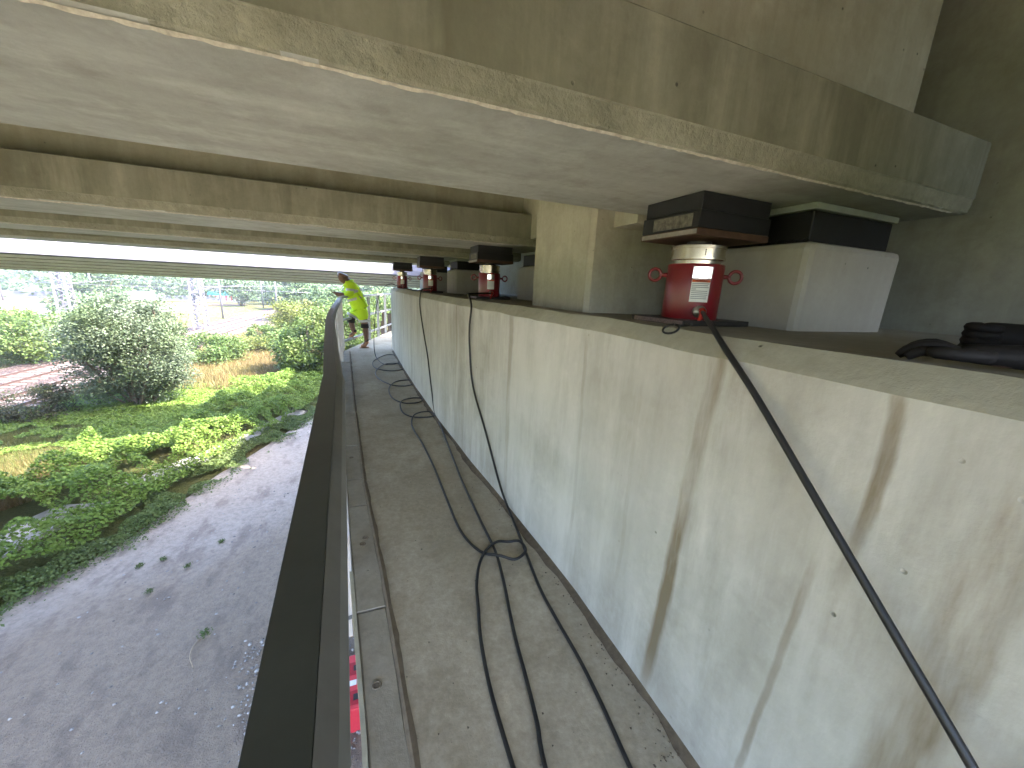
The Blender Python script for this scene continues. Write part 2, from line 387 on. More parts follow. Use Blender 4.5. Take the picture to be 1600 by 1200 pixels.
# pedestals
def ped(x0,x1,y0,y1,z1):
    bm = hexa((x0,y0,1.25),(x1,y1,z1), .028)
    o = bmo('pedestal', bm, 'ped', ab); jag(o, .003, 9); return o
PED = [(1.70,2.35,1.07,1.66,1.645),(1.75,2.3,3.72,4.32,1.645),(1.38,2.1,5.95,6.55,1.645),(1.22,1.75,8.0,8.55,1.645)]
for p in PED: ped(*p)
wlabels = ['nearest black rubber bearing, widest one, on the big pale pedestal behind the front jack','black rubber bearing half hidden by the tall stopper block','black rubber bearing on the pedestal just right of the third jack','farthest small black rubber bearing, behind the last two jacks']
for i, (x0,x1,y0,y1,z1) in enumerate(PED):
    t = thing('rubber_bearing', wlabels[i], 'bearing', ((x0+x1)/2,(y0+y1)/2,z1), 'rubber bearings under the girders')
    hx, hy = (x1-x0)/2-.045, (y1-y0)/2-.045
    o = box('rubber_pad', (-hx,-hy,.001),(hx,hy,.125), 'rubber', t, .006); jag(o, .003, 14)
    box('top_plate', (-hx-.012,-hy-.012,.127),(hx+.012,hy+.012,.153), simple('pale_plate',(.30,.33,.29),.7), t, .003)
    V, F = [], []
    for k in range(60):
        f = k/60; x = -hx-.02+ .02*noise.noise(Vector((k*.5,i,0))); 
        V += [(-hx-.018-.01*noise.noise(Vector((k*.4,i,2))), -hy+2*hy*f, .0015),(-hx-.001, -hy+2*hy*f, .014+.012*noise.noise(Vector((k*.3,i,5))))]
        if k: F.append((2*k-2,2*k-1,2*k+1,2*k))
    mk('sealant', V, F, 'hose', t)

# ------------------------------------------------------------------ near bridge span
sp = thing('bridge_span', 'near concrete bridge deck with deep grey girders overhead, resting on the abutment', 'bridge', (0,0,0))
ZS, ZC, ZF, ZT = 1.80, 1.857, 2.072, 3.1
BY = [(.93,1.75,2.44),(3.50,4.32,2.3),(5.66,6.56,2.3),(8.02,9.1,2.3)]
BY0 = (-1.75,-.95,2.42)
def girder(y0, y1, xend, x0=-34, rough=True):
    g = []
    n = 130
    xs = list(np.linspace(x0, -6, 12))+list(np.linspace(-5.8, xend, n))
    prof = [(y0,ZF),(y0-.004,ZF-.004),(y0-.004,ZC+.004),(y0,ZC),(y0+.006,ZS+.006),(y0+.014,ZS),(y1-.014,ZS),(y1-.006,ZS+.006),(y1,ZC),(y1,ZF)]
    V, F = [], []; P = len(prof)
    for x in xs:
        for k,(y,z) in enumerate(prof):
            d = 0; 
            if rough and k in (3,4,5): d = .006*noise.noise(Vector((x*7,k*7.,y0)))+.005*noise.noise(Vector((x*31,k*9.,y0)))
            if rough and k in (6,7): d = .005*noise.noise(Vector((x*5,k*7.,y0)))
            V.append((x, y+d, z+d*(.6 if k!=5 and k!=6 else .15)))
    for i in range(len(xs)-1):
        for k in range(P-1): o = i*P+k; F.append((o,o+P,o+P+1,o+1))
        F.append((i*P+P-1,(i+1)*P+P-1,(i+1)*P,i*P))
    F += [tuple(range(P)), tuple((len(xs)-1)*P+k for k in range(P))[::-1]]
    o = mk('girder', V, F, 'beam', sp)
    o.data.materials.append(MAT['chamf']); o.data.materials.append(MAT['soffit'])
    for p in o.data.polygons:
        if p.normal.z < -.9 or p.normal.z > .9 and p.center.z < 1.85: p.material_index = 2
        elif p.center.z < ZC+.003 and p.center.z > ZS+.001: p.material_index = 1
    if y0 > 0:
        V, F = [], []; xs_ = np.linspace(-5, xend-.1, 420)
        for i, x in enumerate(xs_):
            w_ = .004+.010*max(0, noise.noise(Vector((x*4,y0,2.)))+.25)+.004*random.random(); c_ = y0+.016+.004*noise.noise(Vector((x*6,y0,4.)))
            V += [(x,c_-w_*.5,ZS-.001),(x,c_,ZS-.004-.004*random.random()),(x,c_+w_,ZS+.001)]
            if i: o1 = 3*i; F += [(o1-3,o1-2,o1+1,o1),(o1-2,o1-1,o1+2,o1+1)]
        mk('mortar_crust', V, F, 'crust', o)
    # rounded nose at the end of the girder
    ym = (y0+y1)/2
    bmo('girder_end', hexa((xend-.08,y0+.004,ZS+.004),(xend+.05,y1-.004,ZF-.006), .035), 'beam', o)
    # web with vertical end
    prism('girder_web', [(y0+.22,ZF-.02),(y0+.22,ZT),(y1-.22,ZT),(y1-.22,ZF-.02)], 0, x0, xend-.14, 'web', o)
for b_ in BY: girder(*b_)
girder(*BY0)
prism('deck_slab', [(-1.7,ZT),(-1.7,ZT+.25),(9.5,ZT+.25),(9.5,ZT)], 0, -34, 3.2, 'web', sp)
prism('parapet', [(9.25,ZT+.252),(9.25,ZT+.5),(9.5,ZT+.5),(9.5,ZT+.252)], 0, -34, 3.2, 'fascia', sp)
# end diaphragms between the girders
prism('diaphragm', [(2.725,1.86),(2.725,ZT-.002),(3.715,ZT-.002),(3.715,2.075),(3.498,2.075),(3.498,1.86)], 0, 1.53, 1.9, 'block', sp)
prism('diaphragm', [(1.755,1.765),(1.755,ZT-.002),(1.96,ZT-.002),(1.96,1.765)], 0, 1.37, 1.9, 'block', sp)
prism('diaphragm', [(4.325,1.88),(4.325,ZT-.002),(5.655,ZT-.002),(5.655,1.88)], 0, 1.60, 1.9, 'block', sp)
prism('diaphragm', [(6.565,1.88),(6.565,ZT-.002),(8.015,ZT-.002),(8.015,1.88)], 0, 1.60, 1.9, 'block', sp)
0 and prism('diaphragm', [(-.945,1.88),(-.945,ZT-.002),(.925,ZT-.002),(.925,2.075),(.925,1.88)], 0, 2.45, 2.7, 'block', sp)

# ------------------------------------------------------------------ second span beyond the gap
s2 = thing('bridge_span', 'second concrete bridge deck beyond the sunlit gap, with bright edge beam and ribbed underside', 'bridge', (0,0,0))
def z2(y): return 1.655-.135*(y-13.0)
prism('edge_beam', [(13.0,1.655),(13.0,1.80),(13.05,2.0),(13.02,2.45),(13.25,2.45),(13.25,1.62)], 0, -40, 3.5, 'fascia', s2)
MAT['rib'] = concrete('rib_shaded_concrete', (.12,.115,.09), (.16,.15,.12), .2, .3, .85, False); MAT['ribl'] = concrete('rib_soffit_lit_concrete', (.46,.45,.40), (.52,.51,.46), .2, .3, .85, False)  # same concrete twice: shade painted on near faces, light on undersides
for y in (13.30,13.88,14.46,15.04,15.62):
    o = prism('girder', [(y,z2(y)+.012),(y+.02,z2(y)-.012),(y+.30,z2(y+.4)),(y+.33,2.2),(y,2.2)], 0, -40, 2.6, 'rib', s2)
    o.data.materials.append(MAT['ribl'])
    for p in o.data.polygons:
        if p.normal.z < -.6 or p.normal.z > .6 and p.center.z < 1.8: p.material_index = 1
prism('deck_slab', [(13.26,1.78),(13.26,2.3),(16.2,2.3),(16.2,1.45)], 0, -40, 3.5, 'rib', s2)
prism('edge_beam', [(16.02,z2(16.02)),(16.02,2.3),(16.25,2.3),(16.25,z2(16.1))], 0, -40, 3.5, 'rib', s2)
prism('abutment_block', [(3.0,12.6),(3.0,16.6),(3.49,16.6),(3.49,12.6)], 2, -5.2, 1.2, 'back', s2)

rw = thing('path_shade_wall', 'plain concrete wall added between the two bridge abutments to shade the path', 'wall', (3.7,13,0))  # added occluder, built tall so its shadow covers the path
prism('wall_panel', [(-.2,-3.59),(-.2,9),(1.5,9),(1.5,-3.59)], 2, -5.2, 4.6, 'back', rw)
# ------------------------------------------------------------------ jacks
def eyebolt(parent, side, z, R):
    n = 20; c = side*(R+.052)
    ring = [(c+.026*math.cos(a), 0, z+.026*math.sin(a)) for a in np.linspace(0,2*math.pi,n,endpoint=False)]
    r = tube('eye_bolt', ring, .0072, 'red', parent, 8, closed=True)
    tube('shank', [(side*(R-.008),0,z),(side*(R+.008),0,z),(side*(R+.027),0,z)], [.013,.010,.008], 'red', r, 10)
def curved_patch(name, R, a0, a1, z0, z1, mat, parent, d=.0008, seg=8):
    V, F = [], []
    for i in range(seg+1):
        a = a0+(a1-a0)*i/seg
        V += [((R+d)*math.sin(a), -(R+d)*math.cos(a), z0), ((R+d)*math.sin(a), -(R+d)*math.cos(a), z1)]
        if i: F.append((2*i-2,2*i,2*i+1,2*i-1))
    return mk(name, V, F, mat, parent)
JX = [(1.425,1.375,1.,'nearest large red hydraulic jack with warning sticker, at the front of the shelf'),
      (1.275,3.93,.95,'second red hydraulic jack, just left of the tall stopper block'),
      (1.02,6.08,.92,'third red hydraulic jack, between the second jack and the wall end'),
      (.83,8.3,.92,'farthest red hydraulic jack, at the very end of the wall')]
ptop = ['scuffed black and brown load block under the nearest girder, on the front jack','dark load block on the second jack left of the stopper block','dark load block with pale sticker on the third jack','small dark load block on the farthest jack']
pbot = ['worn steel base plate with bare edge under the nearest jack','steel base plate under the second jack','steel base plate with pale tag under the third jack','thin steel base plate under the jack at the wall end']
for i, (x, y, sc, lab) in enumerate(JX):
    zb = 1.2835; R = .118
    rz = math.atan2(x, y)*-1*.75
    # base plate
    t = tag(box('base_plate', (-.19,-.165,0),(.19,.165,.022), 'darksteel', None, .002, (x,y,zb)), pbot[i], 'steel plate', 'base plates under the jacks')
    t.scale = (sc,sc,1)
    e = box('worn_edge', (-.1925,-.16,.002),(-.1902,.14,.020), simple('worn_steel',(.34,.27,.25),.5,.6,.5,60), t)
    j = thing('hydraulic_jack', lab, 'hydraulic jack', (x,y,zb+.0225), 'red hydraulic jacks along the shelf'); j.scale = (sc,sc,1); j.rotation_euler.z = rz
    H = .235
    lathe('cylinder_body', [(R*.985,0),(R,.006),(R,H-.006),(R*.985,H)], 'red', j, seg=56)
    lathe('piston', [(.098,H+.0005),(.098,H+.016)], 'steel', j, seg=48)
    col_ = lathe('lock_ring', [(.110,H+.0165),(.115,H+.019),(.115,H+.030),(.1105,H+.0305),(.1105,H+.064),(.115,H+.0645),(.115,H+.076),(.111,H+.078)], 'steel', j, seg=56)
    for q in range(3): curved_patch('stamp_mark', .1105, .05, .09, H+.035+q*.009, H+.041+q*.009, 'ink', col_, .0006, 2)
    lathe('saddle', [(.048,H+.0785),(.050,H+.080),(.050,H+.098)], 'darksteel', j, seg=32)
    for s_ in (-1,1): eyebolt(j, s_, H*.80, R)
    # sticker
    a0, a1 = -.26, .42
    st = curved_patch('warning_sticker', R, a0, a1-.03, .075, .170, 'white', j)
    curved_patch('warning_band', R, a0+.01, a1-.04, .158, .1685, 'orange', st, .0014)
    if i == 0:
        for q in range(9):
            z = .151-q*.0078
            if q == 3: a_ = a0+.18
            elif q == 8: a_ = a1-.1
            else: a_ = a1-.055-.05*random.random()
            curved_patch('text_line', R, a0+.03, a_, z, z+.0028, simple('ink_grey',(.22,.22,.22),.7) if q == 0 else MAT['ink_g'], st, .0014) if 'ink_g' in MAT else None
            if 'ink_g' not in MAT:
                MAT['ink_g'] = simple('grey_print', (.25,.25,.25), .7); curved_patch('text_line', R, a0+.03, a_, z, z+.0028, 'ink_g', st, .0014)
        fc = bpy.data.curves.new('warning_text_curve', 'FONT'); fc.body = 'WARNING'; fc.size = .0105; fc.align_x = 'CENTER'; fc.extrude = .0002
        tmp = bpy.data.objects.new('tmp', fc); COL.objects.link(tmp); bpy.context.view_layer.update()
        me_ = bpy.data.meshes.new_from_object(tmp.evaluated_get(bpy.context.evaluated_depsgraph_get())); bpy.data.objects.remove(tmp)
        fo = bpy.data.objects.new('warning_text', me_); COL.objects.link(fo); me_.materials.clear(); me_.materials.append(MAT['ink']); fo.parent = st
        am = (a0+a1-.03)/2; fo.location = ((R+.0035)*math.sin(am), -(R+.0035)*math.cos(am), .1595); fo.rotation_euler = (math.pi/2, 0, am)
    curved_patch('silver_plate', R, a0, a1-.01, .174, .222, 'silver', j)
    # coupling
    am = .12; d = Vector((math.sin(am), -math.cos(am), 0))
    q1 = Vector((0,0,.035))+d*R*.97
    c1 = tube('coupling', [q1, q1+d*.028, q1+d*.030, q1+d*.05], [.026,.026,.017,.015], simple('nickel',(.55,.55,.5),.35,.9), j, 14)
    tube('coupling_cap', [q1+d*.040+Vector((0,0,.004)), q1+d*.055, q1+d*.062+Vector((-.006,0,-.012)), q1+d*.06+Vector((-.012,0,-.035)), q1+d*.055+Vector((-.015,0,-.055))], [.016,.014,.009,.006,.006], 'redclip', c1, 8)
    # load block
    t = thing('load_block', ptop[i], 'load block', (x+.01,y+.0,zb+.0225+H+.098), 'dark load blocks on the jacks'); t.scale = (sc,sc,1); t.rotation_euler.z = 0
    h0 = ZS-(zb+.0225+H+.098)
    box('steel_plate', (-.20,-.165,.0005),(.20,.165,.026), 'rust', t, .002)
    box('lower_pad', (-.198,-.163,.0265),(.198,.163,.026+(h0-.026)*.5), 'rubber', t, .003)
    box('upper_pad', (-.19,-.158,.0265+(h0-.026)*.5),(.19,.158,h0-.002), simple('black_block',(.02,.02,.022),.6,0,.5,14), t, .003)
    box('marking_plate', (-.2005,-.13,.034),(-.1985,.09,.026+(h0-.026)*.42), simple('worn_marking',(.16,.15,.12),.7,0,.8,50), t)
    box('plate_edge', (-.2025,-.16,.004),(-.2005,.155,.022), simple('bare_steel',(.30,.27,.23),.5,.3,.4,30), t)
# dark lifting ring left of the nearest jack
tag(tube('wire_ring', [(.938+.016*math.cos(a),.968+.030*math.sin(a),1.297+.014*math.cos(a)) for a in np.linspace(.2,2*math.pi,18)]+[(.962,.955,1.309),(1.01,.965,1.310),(1.06,1.0,1.310)], .0035, 'hose'), 'small dark wire ring lying on the wall edge in front of the nearest jack', 'ring')

# ------------------------------------------------------------------ hoses
def jack_port(i):
    x,y,sc,_ = JX[i]; rz = math.atan2(x,y)*-.75; am = .12; R = .118
    v = Vector((math.sin(am)*(R+.05), -math.cos(am)*(R+.05), 0))*sc; v.rotate(Matrix.Rotation(rz,3,'Z'))
    return Vector((x,y,1.2835+.0225+.035))+v
RH = .0075
p0 = jack_port(0)
tag(tube('hydraulic_hose', catmull([p0, (1.25,1.13,1.341),(1.12,1.008,1.338),(.98,.849,1.317),(.93,.782,1.298),(.892,.705,1.259),(.875,.599,1.176),(.858,.424,1.013),(.848,.27,.865),(.835,.123,.727),(.82,-.05,.56),(.80,-.3,.25),(.76,-.6,.02),(.7,-1.2,.008)],8), .0078, 'hose', seg=10), 'thick black hose crossing the wall from the nearest jack to the lower right', 'hose', 'black hydraulic hoses')
p1 = jack_port(1)
tag(tube('hydraulic_hose', catmull([p1, p1+Vector((-.05,-.05,-.0)), (.95,3.5,1.335),(.82,3.05,1.335),(.775,2.80,1.26),(.765,2.80,1.12),(.768,2.80,.951),(.778,2.72,.666),(.800,2.44,.394),(.82,2.14,.11),(.823,1.92,.018),(.79,1.66,.008),(.747,1.372,.008),(.738,1.166,.008),(.736,.979,.008),(.723,.809,.008),(.700,.623,.008),(.67,.3,.008),(.62,-.6,.008)],6), RH, 'hose', seg=10), 'black hose hanging from the second jack and running along the wall foot', 'hose', 'black hydraulic hoses')
p2 = jack_port(2)
tag(tube('hydraulic_hose', catmull([p2, p2+Vector((-.06,-.08,.0)), (.80,5.3,1.335),(.70,4.78,1.325),(.672,4.72,1.24),(.672,4.70,1.1),(.68,4.50,.848),(.688,4.29,.621),(.70,4.13,.30),(.72,4.02,.03),(.71,3.6,.008),(.688,3.232,.008),(.648,2.577,.007),(.634,2.149,.008),(.630,1.859,.008),(.620,1.641,.02),(.594,1.452,.008),(.562,1.297,.008),(.532,1.138,.008),(.509,.979,.008),(.484,.829,.008),(.456,.710,.008),(.40,.3,.008),(.35,-.6,.008)],6), RH, 'hose', seg=10), 'black hose hanging from the third jack down to the middle of the walkway', 'hose', 'black hydraulic hoses')
p3 = jack_port(3)
H4 = [(0.624,7.72,.008),(0.454,7.832,.008),(0.226,7.321,.010),(0.164,6.920,0.010),(0.213,6.545,0.008),(0.407,6.344,0.008),(0.601,6.399,0.008),(0.650,6.568,0.012),(0.591,6.861,0.022),(0.368,6.834,0.022),(0.226,6.456,0.022),(0.181,6.138,0.008),(0.227,5.765,0.008),(0.370,5.410,0.008),(0.538,5.316,0.008),(0.664,5.416,0.008),(0.670,5.569,0.008),(0.607,5.669,0.008),(0.444,5.589,0.010),(0.338,5.294,0.022),(0.307,5.016,0.008),(0.342,4.702,0.008),(0.452,4.509,0.008),(0.606,4.503,0.008),(0.673,4.601,0.008),(0.658,4.683,0.008),(0.553,4.705,0.008),(0.438,4.614,0.012),(0.388,4.417,0.022),(0.392,4.169,0.008),(0.467,3.999,0.008),(0.598,3.946,0.008),(0.697,3.964,0.008),(0.71,4.032,0.008),(0.675,4.126,0.008),(0.577,4.125,0.008),(0.489,3.994,0.022),(0.446,3.828,0.008),(0.439,3.604,0.008),(0.469,3.234,0.008),(0.486,2.779,0.008),(0.485,2.425,0.008),(0.485,2.138,0.008),(0.489,1.922,0.008),(0.516,1.778,0.008),(0.562,1.678,0.010),(0.624,1.604,0.036),(0.701,1.579,0.012),(0.764,1.595,0.022),(0.787,1.633,0.022),(0.774,1.696,0.024),(0.719,1.727,0.010),(0.653,1.725,0.026),(0.576,1.683,0.020),(0.516,1.605,0.008),(0.469,1.493,0.008),(0.445,1.402,0.008),(0.432,1.340,0.008),(0.402,1.213,0.008),(0.381,1.075,0.008),(0.369,0.933,0.008),(0.365,0.743,0.008),(.36,.3,.008),(.33,-.6,.008)]
tag(tube('hydraulic_hose', catmull([p3,(.72,8.25,1.345),(.624,8.3,1.375),(.50,8.25,1.33),(.40,8.15,1.2),(.335,8.05,1.05),(.285,7.9,.85),(.25,7.72,.62),(.22,7.5,.36),(.215,7.4,.2),(.235,7.55,.06),(.258,7.45,.008),(.33,6.95,.008),(.45,6.82,.014),(.58,6.95,.008),(.66,7.3,.008)]+H4,6), RH, 'hose', seg=10), 'black hose drooping from the farthest jack and coiling in loops down the walkway', 'hose', 'black hydraulic hoses')

# ------------------------------------------------------------------ railings
gr = thing('guard_railing', 'long steel guard railing with dark flat top rail along the open edge of the walkway', 'railing', (-.1,0,0))
def P_(o): o.parent = gr; o.location = (.1,0,0); return o
prof = [(0,0),(.046,0),(.047,-.004),(.044,-.012),(.0,-.012)]
prof2 = [(.047,-.001),(.063,-.014),(.070,-.030),(.070,-.044),(.063,-.044),(.060,-.032),(.048,-.014)]
LYs = [-1.2,.24,.449,1.474]; LXs = [-.075,-.093,-.100,-.133]
P_(sweep('top_rail', [(x,y,1.07) for x,y in zip(LXs,LYs)], prof, 'railtop')); P_(sweep('side_channel', [(x,y,1.07) for x,y in zip(LXs,LYs)], prof2, 'chan'))
far = catmull([(-.133,1.482,1.066),(-.156,1.79,1.066),(-.216,2.69,1.066),(-.29,3.9,1.066),(-.331,5.14,1.066),(-.358,6.6,1.068)],5)
P_(sweep('top_rail', far, prof, 'railtop')); P_(sweep('side_channel', far, prof2, 'chan'))
far2 = catmull([(-.358,6.603,1.068),(-.370,7.4,1.07),(-.383,8.15,1.075)],4)
P_(sweep('top_rail', far2, prof, 'galv')); P_(sweep('side_channel', far2, prof2, 'galv'))  # paler steel paints in the light where the rail bends
def lx(y): return float(np.interp(y,[-1.2,.24,1.474,1.79,2.69,3.9,5.14,6.6,8.15],[-.075,-.093,-.133,-.156,-.216,-.29,-.331,-.358,-.383]))
for z in (.62,.2):
    P_(tube('side_rail', [(lx(y)+.012,y,z) for y in np.linspace(-1.2,8.1,40)], .017, 'galv', seg=8))
for y in (-.5,1.78,2.75,3.9,5.0,6.1,7.2):
    x = lx(y)+.03
    P_(box('post', (x-.012,y-.03,-.25),(max(x+.03,xe(y)-.022),y+.03,1.035), 'galv', None, .003))
    P_(box('post_bracket', (x-.005,y-.05,-.36),(xe(y)-.0125,y+.05,-.255), 'galv'))
wr = thing('guard_railing', 'short pale steel railing turning right past the wall end behind the worker', 'railing', (-.36,8.3,0))
A = Vector((-.345,8.33,0)); B = Vector((1.05,12.55,0)); D_ = (B-A)
def W_(o): o.parent = wr; o.location = (.36,-8.3,0); return o
W_(bar('top_rail', A+Vector((0,0,1.075)), B+Vector((0,0,1.075)), .06,.04,'galv'))
for z in (.63,.20): W_(bar('side_rail', A+Vector((0,0,z)), B+Vector((0,0,z)), .022,.045,'galv'))
for f in (0,.39,.56,.72,1):
    p = A+D_*f; W_(box('post', (p.x-.03,p.y-.022,-.2),(p.x+.03,p.y+.022,1.052), 'galv', None, .003))
# weathered board fence beyond the wing railing
wf = thing('board_fence', 'weathered brown board fence seen through the wing railing', 'fence', (1.2,15,-1.5))
for q in range(9):
    box('board', (-.45+q*.19,-.02,-3.0),(-.31+q*.19,.0,1.9-.12*(q%3)), 'wood', wf)
for z in (-.4,1.0): box('cross_board', (-.5,.002,z),(1.3,.04,z+.16), 'wood', wf)
for x in (-.5,1.2): box('post', (x,.042,-3.1),(x+.12,.15,1.5), 'wood', wf)

# ------------------------------------------------------------------ people
def skinned(name, joints, edges, mat, parent, sub=2, root=0, loc=(0,0,0)):
    """joints: dict name->(x,y,z,r) or (x,y,z,rx,ry)"""
    keys = list(joints); me = bpy.data.meshes.new(name)
    me.from_pydata([joints[k][:3] for k in keys], [(keys.index(a), keys.index(b)) for a, b in edges], [])
    o = bpy.data.objects.new(name, me); COL.objects.link(o); o.location = loc
    if parent: o.parent = parent
    bm = bmesh.new(); bm.from_mesh(me); lay = bm.verts.layers.skin.verify(); bm.verts.ensure_lookup_table()
    for i, k in enumerate(keys):
        r = joints[k][3:]; bm.verts[i][lay].radius = (r[0], r[1] if len(r) > 1 else r[0]); bm.verts[i][lay].use_root = (i == root)
    bm.to_mesh(me); bm.free()
    m = o.modifiers.new('skin', 'SKIN'); m.use_smooth_shade = True
    s = o.modifiers.new('sub', 'SUBSURF'); s.levels = s.render_levels = sub
    dg = bpy.context.evaluated_depsgraph_get(); dg.update()
    me2 = bpy.data.meshes.new_from_object(o.evaluated_get(dg)); o.modifiers.clear(); o.data = me2
    me2.materials.clear(); me2.materials.append(MAT[mat]); me2.polygons.foreach_set('use_smooth', [True]*len(me2.polygons))
    return o
pw = thing('person', 'bald worker in yellow hi-vis shirt and shorts leaning on the railing, holding a phone', 'person', (.04,8.8,0))
OF = (-.04,-8.8,0)
J = dict(pelvis=(.0,8.85,.90,.125,.11), waist=(-.055,8.86,1.03,.115,.10), chest=(-.135,8.87,1.22,.125,.105), neckb=(-.205,8.87,1.365,.095), neck=(-.245,8.87,1.40,.088),
  jaw=(-.315,8.87,1.425,.10,.088), head=(-.295,8.87,1.485,.145,.125), crown=(-.275,8.87,1.54,.125),
  shn=(-.145,8.72,1.31,.052), eln=(-.17,8.69,1.10,.048), wrn=(-.40,8.76,1.115,.046), palmn=(-.46,8.78,1.135,.048,.034),
  shf=(-.20,9.02,1.32,.052), elf=(-.27,9.04,1.11,.042), wrf=(-.42,8.90,1.12,.044), palmf=(-.47,8.88,1.14,.048,.034),
  hipn=(.045,8.76,.83,.09), kneen=(.085,8.77,.47,.068), calfn=(.10,8.78,.34,.066), ankn=(.10,8.78,.12,.045), toen=(.03,8.76,.045,.03),
  hipf=(-.05,8.95,.83,.09), kneef=(-.19,8.90,.59,.068), calff=(-.175,8.89,.48,.064), ankf=(-.135,8.88,.31,.045), toef=(-.24,8.86,.25,.03))
E = [('pelvis','waist'),('waist','chest'),('chest','neckb'),('neckb','neck'),('neck','jaw'),('jaw','head'),('head','crown'),
  ('chest','shn'),('shn','eln'),('eln','wrn'),('wrn','palmn'),('chest','shf'),('shf','elf'),('elf','wrf'),('wrf','palmf'),
  ('pelvis','hipn'),('hipn','kneen'),('kneen','calfn'),('calfn','ankn'),('ankn','toen'),('pelvis','hipf'),('hipf','kneef'),('kneef','calff'),('calff','ankf'),('ankf','toef')]
skinned('body', J, E, 'skin', pw, 2, 0, OF)
# fingers, ears, nose as skin detail
for hx, hy, hz in ((-.455,8.78,1.135),(-.465,8.88,1.14)):
    for q in range(4):
        yy = hy-.022+q*.014
        tube('finger', [(hx-.01,yy,hz),(hx-.045,yy,hz+.012),(hx-.062+.004*abs(q-1),yy,hz+.035),(hx-.055,yy,hz+.052)], [.009,.0085,.008,.006], 'skin', pw, 6, OF)
    tube('thumb', [(hx+.01,hy-.02,hz+.005),(hx-.015,hy-.03,hz+.03),(hx-.03,hy-.022,hz+.05)], [.011,.010,.007], 'skin', pw, 6, OF)
for yy in (8.79,8.95): tube('ear', [(-.272,yy,1.475),(-.262,yy,1.495),(-.268,yy,1.515)], [.008,.012,.008], 'skin', pw, 6, OF)
tube('nose', [(-.365,8.87,1.51),(-.385,8.87,1.485),(-.372,8.87,1.475)], [.008,.014,.008], 'skin', pw, 6, OF)
for yy in (8.84,8.90): tube('eye', [(-.366,yy,1.512),(-.372,yy,1.512)], .009, 'ink', pw, 6, OF)
tube('mouth', [(-.352,8.85,1.447),(-.358,8.87,1.446),(-.352,8.89,1.447)], .006, 'sleeve', pw, 6, OF)
SH = dict(hem=(.01,8.85,.84,.20,.19), waist=(-.05,8.86,.99,.19,.175), chest=(-.13,8.87,1.22,.19,.18), back=(-.165,8.87,1.31,.17,.17), collar=(-.235,8.87,1.395,.115),
  shn=(-.145,8.715,1.315,.095), eln=(-.165,8.685,1.12,.085), cuffn=(-.295,8.715,1.115,.072), shf=(-.20,9.025,1.325,.075), elf=(-.265,9.045,1.12,.065), cufff=(-.35,8.98,1.125,.055))
skinned('shirt', SH, [('hem','waist'),('waist','chest'),('chest','back'),('back','collar'),('chest','shn'),('shn','eln'),('eln','cuffn'),('chest','shf'),('shf','elf'),('elf','cufff')], 'hivis', pw, 2, 1, OF)
ST = dict(top=(.0,8.855,.94,.18,.17), mid=(.005,8.855,.82,.185,.17), hipn=(.045,8.77,.76,.14), hemn=(.078,8.768,.56,.125), hipf=(-.055,8.94,.76,.14), hemf=(-.165,8.915,.64,.12))
skinned('shorts', ST, [('top','mid'),('mid','hipn'),('hipn','hemn'),('mid','hipf'),('hipf','hemf')], 'hivis', pw, 2, 1, OF)
def band(c, ax, rx, ry, wd, mat='refl', name='reflective_band'):
    ax = Vector(ax).normalized(); a = ax.cross(Vector((0,1,0))).normalized(); b = ax.cross(a).normalized(); V, F = [], []
    n = 24
    for i in range(n):
        t = 2*math.pi*i/n; p = Vector(c)+a*rx*math.cos(t)+b*ry*math.sin(t); V += [p-ax*wd/2, p+ax*wd/2]
        F.append((2*i,(2*i+2)%(2*n),(2*i+3)%(2*n),2*i+1))
    return mk(name, V, F, mat, pw, OF, True)
band((-.062,8.865,1.045),(-.35,0,1),.185,.200,.05); band((-.115,8.868,1.165),(-.42,0,1),.19,.205,.05)
band((-.155,8.70,1.21),(-.1,-.1,-1),.093,.093,.045)
band((.079,8.766,.585),(.1,0,-1),.118,.118,.05); band((-.158,8.917,.672),(-.5,-.1,-.8),.115,.115,.05)
band((.085,8.77,.475),(.05,0,-1),.078,.078,.09,'sleeve','knee_pad'); band((-.185,8.90,.575),(-.1,0,-1),.079,.079,.09,'sleeve','knee_pad')
for (ax_,ay,az,tx,ty,tz) in ((.115,8.78,.055,-.02,8.755,.035),(-.115,8.88,.245,-.25,8.86,.235)):
    bt = skinned('boot', dict(h=(ax_,ay,az,.056,.056), m=((ax_+tx)/2,(ay+ty)/2,(az+tz)/2,.054,.048), t=(tx,ty,tz,.048,.042), a=(ax_-.01,ay,az+.085,.056)), [('h','m'),('m','t'),('h','a')], 'boot', pw, 2, 0, OF)
    tube('boot_collar', [(ax_-.01,ay,az+.09),(ax_-.01,ay,az+.13)], [.046,.044], 'sleeve', pw, 12, OF)
    bar('sole', (ax_+.035,ay,az-.036),(tx-.02,ty,tz-.026), .07,.014,'boot',pw).location = OF
tag(box('mobile_phone', (-.058,-.036,-.005),(.058,.036,.004), 'ink', None, .003, (-.525,8.83,1.185)), 'small black mobile phone held out by the worker at the railing', 'phone').rotation_euler = (.1,.9,.1)

